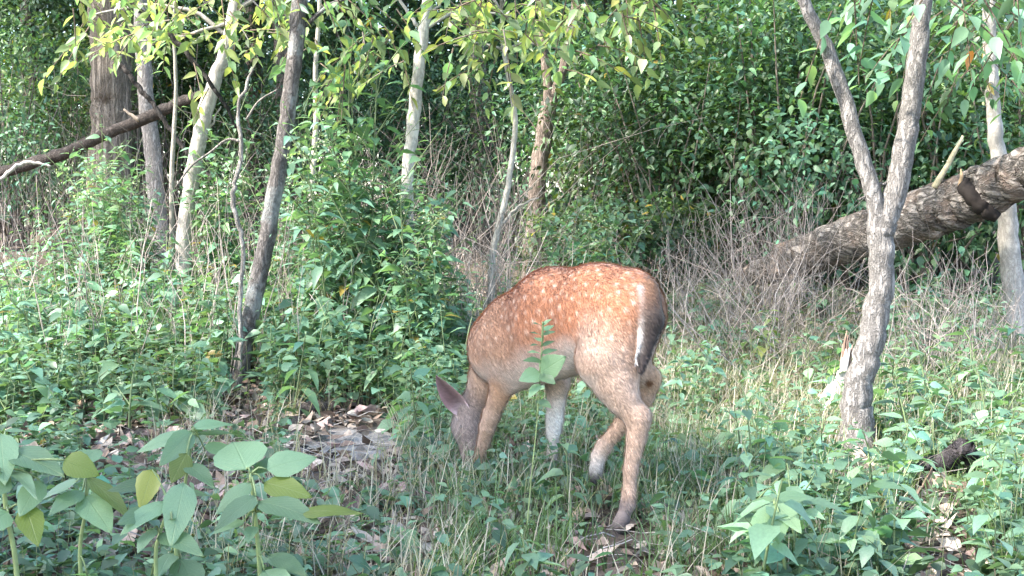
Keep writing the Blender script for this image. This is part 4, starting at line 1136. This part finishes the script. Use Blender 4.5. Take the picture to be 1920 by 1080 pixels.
# ------------------------------------------------------------------ foreground plants, every broad leaf its own part
def broad_plant(name, label, stem_pts, d, leaf_list, group=None):
    """leaf_list: (base px, base py, tip px, tip py, width px, depth of base, depth of tip, tone, lift)"""
    P, R = px_path(stem_pts, d)
    g = float(ground_z(P[0][0], P[0][1]))
    P = [np.array([P[0][0] + 0.01, P[0][1], g - 0.02])] + P; R = [R[0] * 1.2] + R
    off = np.array([P[0][0], P[0][1], g])
    root = empty(name, off); tag(root, label, 'plant', group)
    acc = Acc(); tube(acc, np.array(P) - off, R, sides=6, rings=16, col=(0.20, 0.25, 0.10)); st = acc.build('stem', M_STEM, root)
    tones = {'m': (0.155, 0.245, 0.135), 'l': (0.195, 0.295, 0.17), 'd': (0.105, 0.175, 0.09), 'o': (0.11, 0.15, 0.025), 'y': (0.22, 0.22, 0.045)}
    extra = []
    if name not in ('belly_high_weed', 'lance_leaf_plant'):
        for _ in range(4):
            j = rng.integers(0, len(stem_pts)); q = stem_pts[j]; a0 = rng.uniform(0, 6.28); ln = rng.uniform(45, 105)
            bx, by = q[0] + 22 * math.cos(a0), q[1] + rng.uniform(-12, 40)
            extra.append((bx, by, bx + ln * math.cos(a0), by + ln * 0.45 * math.sin(a0) + rng.uniform(0, 22), ln * rng.uniform(0.42, 0.62), d + rng.normal(0, 0.05), d - 0.25 * math.sin(a0) * ln / 100 + rng.normal(0, 0.06), 'mldml'[int(rng.integers(5))], rng.uniform(0.25, 0.7)))
    for i, (bx, by, tx, ty, w, db, dt, tone, face) in enumerate(list(leaf_list) + extra):
        B, T = at(bx, by, db), at(tx, ty, dt)
        D = T - B; L = float(np.linalg.norm(D)); D = D / L
        tocam = nrm(np.array([0, 0, CAM_Z]) - B)
        Nn = nrm(np.array([0, 0, 1.0]) * (1 - face) + tocam * face + rng.normal(0, 0.08, 3))
        S = nrm(np.cross(D, Nn)); Nn = np.cross(S, D)
        col = np.array(tones[tone]) * rng.uniform(0.85, 1.15)
        a_ = big_leaf(L, w * 0.5 * db / FPX, rng.uniform(0.15, 0.35), rng.uniform(0.1, 0.3), rng.uniform(0.0, 0.2), 0.03, int(rng.integers(1e6)), col, (0.42, 0.38, 0.14) if tone == 'y' else None)
        V = a_.v[0]
        droop_fix = B - off
        a_.v[0] = droop_fix + V[:, :1] * S + V[:, 1:2] * D + V[:, 2:] * Nn
        o = a_.build('leaf', M_BIG, root)
        # leaf stalk back to the stem
        Pm = np.array(P); j = int(np.argmin(np.linalg.norm(Pm - B, axis=1)))
        seg = Acc(); q0 = Pm[j]
        tube(seg, [q0 - off, (q0 + B) / 2 - off + np.array([0, 0, 0.01]), B - off], [0.0028, 0.0024, 0.002], sides=4, rings=5, col=(0.17, 0.22, 0.09)); seg.build('leaf_stalk', M_STEM, root)
broad_plant('broadleaf_plant', 'broad-leaved green plant at the bottom left with one big rounded leaf', [(485, 1040, 9), (478, 960, 8), (470, 890, 7)], 2.95,
    [(462, 880, 430, 806, 105, 2.95, 3.1, 'm', 0.75), (500, 880, 600, 846, 60, 2.95, 3.0, 'l', 0.6), (470, 905, 400, 955, 40, 2.93, 2.85, 'm', 0.4), (480, 930, 400, 985, 46, 2.9, 2.8, 'm', 0.4),
     (495, 905, 585, 925, 52, 2.95, 2.9, 'o', 0.5), (485, 940, 600, 960, 60, 2.9, 2.8, 'd', 0.4), (478, 890, 545, 840, 40, 2.97, 3.1, 'd', 0.4), (560, 960, 680, 950, 44, 2.85, 2.8, 'o', 0.4)])
broad_plant('upright_leaf_plant', 'plant with a large pale upright leaf at the bottom edge, below the rounded one', [(292, 1060, 8), (300, 1000, 7), (318, 950, 6)], 2.75,
    [(345, 905, 322, 1015, 62, 2.75, 2.62, 'l', 0.9), (285, 880, 265, 950, 46, 2.78, 2.7, 'y', 0.85), (300, 910, 200, 905, 40, 2.8, 2.75, 'd', 0.4), (310, 940, 220, 990, 50, 2.72, 2.62, 'm', 0.5), (300, 1000, 380, 1030, 50, 2.7, 2.6, 'd', 0.4)])
broad_plant('shading_leaf_plant', 'plant with long drooping green leaves left of the rounded leaf', [(330, 1020, 8), (345, 920, 7), (362, 812, 6)], 3.1,
    [(360, 808, 300, 868, 46, 3.1, 3.0, 'm', 0.55), (365, 805, 440, 780, 44, 3.1, 3.2, 'm', 0.35), (358, 810, 250, 840, 36, 3.1, 3.05, 'l', 0.3), (350, 850, 320, 905, 44, 3.05, 3.0, 'o', 0.7), (372, 815, 480, 795, 34, 3.12, 3.3, 'd', 0.3), (350, 870, 400, 900, 40, 3.05, 2.95, 'd', 0.5)])
broad_plant('corner_plant', 'tall broad-leaved plant in the bottom left corner, some leaves olive', [(30, 1060, 10), (12, 960, 9), (5, 880, 8)], 2.7,
    [(0, 812, 10, 905, 60, 2.7, 2.62, 'l', 0.8), (20, 845, 118, 880, 62, 2.7, 2.6, 'd', 0.45), (120, 862, 185, 888, 52, 2.62, 2.6, 'o', 0.85), (75, 900, 35, 965, 50, 2.66, 2.58, 'm', 0.7), (48, 950, 70, 1015, 52, 2.62, 2.55, 'o', 0.9), (10, 808, 65, 803, 22, 2.75, 2.8, 'l', 0.3), (15, 960, -50, 1000, 60, 2.6, 2.5, 'm', 0.6), (20, 900, -40, 930, 50, 2.65, 2.6, 'd', 0.6)])
broad_plant('notched_leaf_plant', 'green plant with a pale notched leaf between the corner plant and the leaf litter', [(150, 1040, 8), (160, 960, 7), (165, 890, 6)], 2.95,
    [(150, 870, 190, 828, 50, 2.95, 3.1, 'l', 0.6), (165, 895, 250, 965, 40, 2.92, 2.8, 'o', 0.5), (160, 930, 205, 985, 66, 2.9, 2.8, 'm', 0.7), (155, 920, 90, 955, 40, 2.9, 2.8, 'm', 0.4), (165, 900, 120, 870, 36, 2.95, 3.0, 'd', 0.4)])
broad_plant('lance_leaf_plant', 'bright lance-leaved plant right of the hind hoof of the deer', [(1470, 1050, 7), (1455, 990, 6), (1452, 950, 5)], 3.15,
    [(1452, 945, 1400, 1000, 34, 3.15, 3.05, 'l', 0.6), (1455, 945, 1500, 990, 42, 3.15, 3.0, 'l', 0.6), (1455, 935, 1535, 925, 32, 3.2, 3.25, 'm', 0.4), (1450, 940, 1400, 930, 30, 3.2, 3.3, 'm', 0.4), (1460, 960, 1460, 1015, 40, 3.1, 3.0, 'm', 0.7)])
# the weed that stands before the belly of the deer
broad_plant('belly_high_weed', 'single tall weed with small leaves standing in front of the belly of the deer', [(985, 1040, 3), (996, 900, 2.6), (1008, 780, 2.4), (1014, 690, 2.2), (1018, 610, 2)], 3.55,
    [(1012, 700, 1058, 668, 48, 3.55, 3.5, 'm', 0.85), (1012, 698, 975, 712, 34, 3.55, 3.5, 'l', 0.8), (1016, 650, 995, 640, 12, 3.55, 3.5, 'd', 0.4), (1016, 648, 1040, 636, 12, 3.55, 3.55, 'd', 0.4), (1017, 630, 996, 618, 12, 3.55, 3.5, 'd', 0.4), (1017, 628, 1041, 618, 12, 3.55, 3.55, 'd', 0.4), (1018, 612, 1000, 600, 11, 3.55, 3.5, 'd', 0.4), (1018, 610, 1034, 596, 11, 3.55, 3.55, 'm', 0.4), (1012, 700, 1040, 716, 26, 3.55, 3.5, 'd', 0.6), (1016, 664, 990, 655, 13, 3.55, 3.5, 'm', 0.5), (1016, 662, 1046, 652, 14, 3.55, 3.55, 'd', 0.5), (1015, 676, 984, 670, 15, 3.55, 3.5, 'd', 0.5), (1012, 720, 990, 742, 20, 3.55, 3.5, 'm', 0.6), (1010, 750, 1034, 762, 18, 3.55, 3.5, 'd', 0.5), (1018, 640, 1000, 628, 12, 3.55, 3.6, 'm', 0.5), (1018, 620, 1040, 606, 12, 3.55, 3.6, 'm', 0.5)])

# ------------------------------------------------------------------ loose cover nobody could count
def rand_ground(n, x0, x1, d0, d1, dens=None, p=2):
    out = np.zeros((0, 3))
    while len(out) < n:
        m = n * 2
        d = rng.uniform(d0 ** p, d1 ** p, m) ** (1 / p); px = rng.uniform(x0, x1, m)
        x = (px - 960) / FPX * d
        ok = np.ones(m, bool)
        if dens is not None: ok = rng.random(m) < dens(px, d, x)
        x, d = x[ok], d[ok]
        out = np.concatenate([out, np.stack([x, d, ground_z(x, d)], -1)])
    return out[:n]
def patchy(x, y, s=1.0, ph=0.0):
    return 0.5 + 0.5 * np.sin(3.1 * s * x + 1.7 * s * y + ph) * np.sin(2.3 * s * y - 1.9 * s * x + 1.3 + ph)

# fallen leaves
def litter_dens(px, d, x):
    return np.where(open_spot(px, d) & (px < 1300) & (px > 1000), 0.35, 1) * np.clip(0.55 + 0.6 * patchy(x, d, 1.4) - 0.75 * bare(x, d), 0.12, 1)
G = rand_ground(17000, -120, 2040, 2.6, 10.5, litter_dens, 1.3)
n = len(G)
acc = Acc()
lt_cols = np.array([(0.30, 0.235, 0.19), (0.22, 0.155, 0.115), (0.38, 0.31, 0.25), (0.14, 0.10, 0.08), (0.33, 0.23, 0.20), (0.42, 0.36, 0.30)])[rng.integers(0, 6, n)] * rng.uniform(0.6, 1.25, (n, 1))
az = rng.uniform(0, 6.28, n)
D = np.stack([np.cos(az), np.sin(az), rng.normal(0, 0.3, n)], -1)
L = rng.uniform(0.035, 0.085, n)
leaves(acc, G + np.array([0, 0, 0.012]) + rng.uniform(0, 0.02, (n, 1)) * np.array([0, 0, 1]), D, nrm(np.array([0, 0, 1.0]) + rng.normal(0, 0.45, (n, 3))), L, L * rng.uniform(0.25, 0.45, n), rng.normal(0, 0.35, n), rng.normal(0.1, 0.6, n), lt_cols)
tag(acc.build('leaf_litter', M_LITTER, smooth=False), 'brown and grey fallen leaves covering the forest floor', 'leaf litter', kind='stuff')

# twigs and dead sticks on the floor
G = rand_ground(2600, -60, 1980, 2.8, 9.5, None, 1.4); n = len(G)
az = rng.uniform(0, 6.28, n); L = rng.uniform(0.06, 0.35, n) * rng.uniform(0.5, 1, n)
E = G + np.stack([np.cos(az) * L, np.sin(az) * L, np.abs(rng.normal(0, 0.22, n)) * L], -1)
E[:, 2] = np.maximum(E[:, 2], ground_z(E[:, 0], E[:, 1]) + 0.01)
acc = Acc(); r0 = rng.uniform(0.001, 0.0032, n)
twigs(acc, G + np.array([0, 0, 0.012]), E, r0, r0 * 0.6, np.array([(0.36, 0.32, 0.29)]) * rng.uniform(0.35, 1.3, (n, 1)), 0.08)
tag(acc.build('twig_litter', M_DRY), 'fine dead twigs strewn over the forest floor', 'twigs', kind='stuff')

# small ground-cover leaves
def cover_dens(px, d, x):
    base = 0.25 + 0.85 * patchy(x, d, 1.1, 0.7) ** 1.3
    base = np.where((px < 880) & (d > 5.6), 1.0, base)
    base = np.where((px > 1400) & (d < 5), 0.9, base)
    base = np.where((px > 150) & (px < 760) & (d > 4.2) & (d < 5.9), 0.16, base)
    base = np.where((px > 1230) & (px < 1620) & (d > 4.8), base * 0.4, base)
    base = np.where(open_spot(px, d), base * 0.1, base)
    base = np.where((px > 560) & (px < 1420) & (d < 4.9), base * 0.45, base)
    return np.clip(base - 1.2 * bare(x, d), 0.0, 1)
G = rand_ground(13500, -150, 2070, 2.7, 9.5, cover_dens, 1.5)
acc = Acc(); sa = Acc()
k = 4
n = len(G) * k
hgt = rng.uniform(0.03, 0.14, len(G)) + np.where((to_px(G)[0] < 880) & (G[:, 1] > 5.8), rng.uniform(0, 0.22, len(G)), 0)
P = np.repeat(G, k, 0) + np.stack([rng.normal(0, 0.02, n), rng.normal(0, 0.02, n), np.repeat(hgt, k) * rng.uniform(0.5, 1.0, n)], -1)
az = rng.uniform(0, 6.28, n)
D = np.stack([np.cos(az), np.sin(az), rng.normal(0.05, 0.35, n)], -1)
L = np.repeat(rng.uniform(0.03, 0.065, len(G)), k) * rng.uniform(0.7, 1.2, n)
cc = np.repeat(G_COVER(len(G)), k, 0) * rng.uniform(0.8, 1.2, (n, 1))
leaves(acc, P, D, nrm(np.array([0, 0, 1.0]) + rng.normal(0, 0.35, (n, 3))), L, L * np.repeat(rng.uniform(0.16, 0.42, len(G)), k), rng.uniform(0.1, 0.5, n), rng.uniform(0.0, 0.4, n), cc, 1)
sel = rng.random(len(G)) < 0.6
twigs(sa, G[sel], G[sel] + np.stack([rng.normal(0, 0.015, sel.sum()), rng.normal(0, 0.015, sel.sum()), hgt[sel]], -1), np.full(sel.sum(), 0.0014), np.full(sel.sum(), 0.0008), np.array([(0.15, 0.17, 0.08)]) * rng.uniform(0.7, 1.4, (sel.sum(), 1)), 0.06, 2)
gc = acc.build('ground_cover', M_LEAF); tag(gc, 'small green seedlings and creepers covering the forest floor', 'ground cover', kind='stuff')
sa.build('stems', M_STEM, gc)['kind'] = 'stuff'

# grass: green tufts and straw
def grass(name, label, n_tufts, per, box, hgt, col, dens, width=0.0022, cat='grass', spread=0.03):
    G = rand_ground(n_tufts, *box, dens, 1.5)
    n = len(G) * per
    P = np.repeat(G, per, 0) + np.stack([rng.normal(0, spread, n), rng.normal(0, spread, n), np.zeros(n)], -1)
    h = rng.uniform(*hgt, n); az = rng.uniform(0, 6.28, n); lean = rng.uniform(0.15, 0.9, n)
    Dh = np.stack([np.cos(az), np.sin(az), np.zeros(n)], -1); S = np.stack([-np.sin(az), np.cos(az), np.zeros(n)], -1)
    t = np.array([0, 0.4, 0.75, 1.0]); wd = np.array([1, 0.9, 0.55, 0.0]) * width
    C = P[:, None] + np.array([0, 0, 1.0]) * (h[:, None] * (t - 0.35 * lean[:, None] * t ** 2))[..., None] + Dh[:, None] * (h * lean)[:, None, None] * (t ** 1.8)[None, :, None]
    V = np.concatenate([C[:, :3] + S[:, None] * wd[:3][None, :, None], C[:, :3] - S[:, None] * wd[:3][None, :, None], C[:, 3:]], 1)
    F1 = np.array([[0, 3, 4], [0, 4, 1], [1, 4, 5], [1, 5, 2], [2, 5, 6]])
    F = (F1[None] + (np.arange(n) * 7)[:, None, None]).reshape(-1, 3)
    acc = Acc(); c = np.repeat(np.asarray(col)[None] * rng.uniform(0.6, 1.35, (len(G), 1)), per, 0) * rng.uniform(0.8, 1.2, (n, 1))
    acc.add(V.reshape(-1, 3), F, np.repeat(c, 7, 0))
    tag(acc.build(name, M_LEAF), label, cat, kind='stuff')
grass('green_grass', 'fine green grass blades growing among the weeds near the deer', 900, 12, (820, 1960, 3.2, 7.5), (0.06, 0.2), (0.095, 0.15, 0.06), lambda px, d, x: np.clip(0.2 + 0.9 * patchy(x, d, 1.6, 2.0) - (d - 5) * 0.15, 0.02, 1) * np.where(open_spot(px, d), 0.22, 1))
grass('straw_grass', 'dry straw-coloured grass scattered through the clearing', 2000, 9, (300, 1960, 3.1, 9.0), (0.07, 0.26), (0.36, 0.32, 0.26), lambda px, d, x: np.where((px > 1180) & (d > 5), 1.0, 0.15 + 0.5 * patchy(x, d, 1.2)) * np.where(open_spot(px, d), 0.15, 1) * (1 - bare(x, d)), 0.0017)

# dead brown stalks: the tangle between the deer and the log
def stalks(name, label, n, cx, sx, d0, d1, h0, h1, lean=0.35, tone=(0.36, 0.30, 0.27)):
    d = rng.uniform(d0, d1, n); px = rng.normal(cx, sx, n)
    x = (px - 960) / FPX * d
    G = np.stack([x, d, ground_z(x, d) - 0.01], -1)
    h = rng.uniform(h0, h1, n)
    E = G + np.stack([rng.normal(0, lean, n) * h, rng.normal(0, lean, n) * h, h], -1)
    acc = Acc(); r0 = rng.uniform(0.0014, 0.004, n)
    cols = np.array(tone)[None] * rng.uniform(0.4, 1.35, (n, 1))
    twigs(acc, G, E, r0, r0 * 0.4, cols, 0.14, 4)
    # side shoots
    m = n * 2; i = rng.integers(0, n, m); t = rng.uniform(0.35, 0.9, m)[:, None]
    B = G[i] * (1 - t) + E[i] * t
    T = B + (rng.normal(0, 0.5, (m, 3)) + np.array([0, 0, 0.5])) * (h[i] * 0.3)[:, None]
    twigs(acc, B, T, r0[i] * 0.5, r0[i] * 0.25, cols[i], 0.14, 3)
    o = tag(acc.build(name, M_DRY), label, 'stalks', kind='stuff')
stalks('dead_stalks', 'tangle of dead brown stalks between the deer and the fallen log', 300, 1370, 120, 6.6, 9.4, 0.2, 0.7, 0.7)
stalks('brush_pile', 'upright grey brush at the left end of the fallen log', 110, 1455, 50, 7.9, 8.8, 0.4, 0.95, 0.35)
stalks('sapling_brush', 'pale dry sticks around the foot of the crooked sapling', 120, 905, 48, 6.8, 8.6, 0.4, 1.05, 0.25)
stalks('edge_brush', 'dry brown stems under the fallen log by the right edge', 170, 1790, 75, 6.4, 7.6, 0.25, 0.65)
stalks('bank_stalks', 'thin dead stems among the weeds of the left bank', 260, 380, 230, 6.4, 9.0, 0.3, 1.0, 0.2)
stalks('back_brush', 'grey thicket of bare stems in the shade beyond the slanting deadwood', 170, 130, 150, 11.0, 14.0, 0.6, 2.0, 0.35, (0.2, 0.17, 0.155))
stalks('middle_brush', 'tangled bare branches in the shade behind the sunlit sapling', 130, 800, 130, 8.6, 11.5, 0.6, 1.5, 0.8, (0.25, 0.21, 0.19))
#--PART4--
# ------------------------------------------------------------------ shrubs and the wood behind
def shrub_mesh(seed, rx, ry, rz, cz, n, L, cols, lod=0, clumps=26):
    global rng
    keep = rng; rng = np.random.default_rng(seed)
    st, fo = Acc(), Acc()
    ctr = nrm(rng.normal(0, 1, (clumps, 3))) * (rng.uniform(0.1, 1, (clumps, 1)) ** 0.45)
    ctr = ctr * np.array([rx, ry, rz]) + np.array([0, 0, cz])
    per = n // clumps
    for c in ctr:
        base = np.array([rng.normal(0, 0.08), rng.normal(0, 0.08), 0]); tone = rng.lognormal(0, 0.32); yel = max(0, rng.normal(0, 0.5))
        mid = base * 0.4 + c * 0.6 + rng.normal(0, 0.1, 3) - np.array([c[0] * 0.15, c[1] * 0.15, 0])
        tube(st, [base, mid, c], [0.012, 0.008, 0.003], sides=4, rings=7, col=np.array((0.17, 0.14, 0.12)) * rng.uniform(0.7, 1.4), cap=False)
        q = c + rng.normal(0, 1, (per, 3)) * np.array([rx, ry, rz * 0.6]) * 0.22
        outw = nrm(q - np.array([0, 0, cz * 0.6]))
        D = nrm(outw * 0.7 + rng.normal(0, 0.6, (per, 3)) + np.array([0, 0, -0.35]))
        Nn = nrm(np.array([0, 0, 0.9]) + outw * 0.5 + rng.normal(0, 0.35, (per, 3)))
        l = L * rng.uniform(0.6, 1.25, per)
        leaves(fo, q, D, Nn, l, l * rng.uniform(0.2, 0.33, per), rng.uniform(0.15, 0.4, per), rng.uniform(0.1, 0.4, per), np.clip(cols(per) * tone * np.array([1 + 0.5 * yel, 1 + 0.2 * yel, 1 - 0.2 * yel]), 0.01, 0.5), lod)
    fo.v = [np.where(v[:, 2:] < 0.03, np.concatenate([v[:, :2], np.full((len(v), 1), 0.03)], 1), v) for v in fo.v]
    rng = keep
    return st.mesh('shrub_stems', M_DRY), fo.mesh('shrub_foliage', M_LEAF)
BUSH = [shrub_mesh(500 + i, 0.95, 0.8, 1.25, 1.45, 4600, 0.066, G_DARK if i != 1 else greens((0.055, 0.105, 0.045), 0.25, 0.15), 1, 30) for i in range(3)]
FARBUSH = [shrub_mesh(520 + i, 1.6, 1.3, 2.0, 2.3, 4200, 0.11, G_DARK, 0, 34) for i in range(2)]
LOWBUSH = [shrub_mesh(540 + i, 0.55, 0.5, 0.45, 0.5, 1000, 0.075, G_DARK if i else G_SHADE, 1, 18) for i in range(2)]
def bush(proto, px, d, s, label, group=None, name='shrub'):
    x = (px - 960) / FPX * d
    o = link(name, proto[0]); o.location = (x, d, float(ground_z(x, d)) - 0.02); o.rotation_euler = (0, 0, random.uniform(0, 6.28)); o.scale = (s, s, s * random.uniform(0.9, 1.1))
    tag(o, label, 'shrub', group)
    f = link('foliage', proto[1], o); f['kind'] = 'stuff'
THICK = [(1130, 11.0, 0.95, 'right of the dividing understory tree'), (1250, 10.2, 1.0, 'straight above the rump of the deer'), (1370, 10.8, 1.1, 'above the tangle of dead stalks'), (1480, 10.0, 1.05, 'behind the upright grey brush'),
         (1590, 10.6, 1.15, 'behind the left limb of the forked tree'), (1700, 9.8, 1.1, 'behind the right limb of the forked tree'), (1810, 10.4, 1.15, 'above the rotten hollow of the log'), (1920, 9.6, 1.1, 'behind the pale trunk at the right edge'),
         (1310, 12.4, 1.25, 'tallest and farther back, above the dead stalks'), (1540, 12.6, 1.25, 'farther back, seen through the fork of the tree'), (1760, 12.4, 1.3, 'farther back, between forked tree and right edge'), (1190, 12.8, 1.2, 'farther back, between understory tree and dead stalks'),
         (1990, 11.5, 1.2, 'half cut by the right edge'), (1430, 11.8, 1.3, 'farther back, left of the forked tree')]
for i, (px, d, s, where) in enumerate(THICK):
    bush(BUSH[i % 3], px, d, s, 'dark leafy shrub of the thicket, ' + where, 'shrubs of the thicket')
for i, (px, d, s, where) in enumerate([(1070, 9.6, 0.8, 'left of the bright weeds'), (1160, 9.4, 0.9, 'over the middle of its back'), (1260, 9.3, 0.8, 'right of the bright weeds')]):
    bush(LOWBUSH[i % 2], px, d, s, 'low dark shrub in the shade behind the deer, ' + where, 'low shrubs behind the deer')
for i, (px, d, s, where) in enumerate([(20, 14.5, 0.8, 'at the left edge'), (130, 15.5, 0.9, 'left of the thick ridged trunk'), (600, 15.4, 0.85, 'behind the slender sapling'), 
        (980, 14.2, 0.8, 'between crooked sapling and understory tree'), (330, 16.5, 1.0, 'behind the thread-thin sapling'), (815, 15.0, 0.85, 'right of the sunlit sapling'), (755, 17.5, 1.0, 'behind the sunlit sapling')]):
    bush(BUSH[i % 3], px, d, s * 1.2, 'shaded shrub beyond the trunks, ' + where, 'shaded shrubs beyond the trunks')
# the far wood reads as one mass of foliage
acc = Acc()
for i in range(46):
    d = rng.uniform(17, 26) if i < 30 else rng.uniform(27, 36); px = -150 + 2250 * (i % 30 + rng.uniform(0, 1)) / 30 if i < 30 else -100 + 2100 * (i - 30 + rng.uniform(0, 1)) / 16
    src = FARBUSH[i % 2][1]; nv = len(src.vertices)
    v = np.zeros(nv * 3, np.float32); src.vertices.foreach_get('co', v); v = v.reshape(-1, 3)
    tri = np.zeros(len(src.loops), np.int32); src.loops.foreach_get('vertex_index', tri)
    cc = np.zeros(nv * 4, np.float32); src.attributes['tint'].data.foreach_get('color', cc)
    a_ = rng.uniform(0, 6.28); sc = rng.uniform(0.9, 1.35) * (1.0 if i < 30 else 1.7); x = (px - 960) / FPX * d
    rot = np.array([[math.cos(a_), -math.sin(a_), 0], [math.sin(a_), math.cos(a_), 0], [0, 0, 1]])
    acc.add(v @ rot.T * sc + np.array([x, d, float(ground_z(x, d))]), tri.reshape(-1, 3), cc.reshape(-1, 4)[:, :3])
tag(acc.build('far_wood', M_LEAF), 'dim foliage of the far wood closing off the background', 'foliage', kind='stuff')

# one rust-coloured leaf left hanging by the right-hand trunk
a_ = big_leaf(0.10, 0.026, 0.5, 0.4, 0.3, 0.03, 77, (0.42, 0.15, 0.03))
o = a_.build('dead_leaf', M_BIG); o.location = at(1824, 95, 6.4); o.rotation_euler = (-1.2, 0.3, 0.5)
tag(o, 'single rust-orange leaf hanging among the green ones near the right-hand trunk', 'leaf')
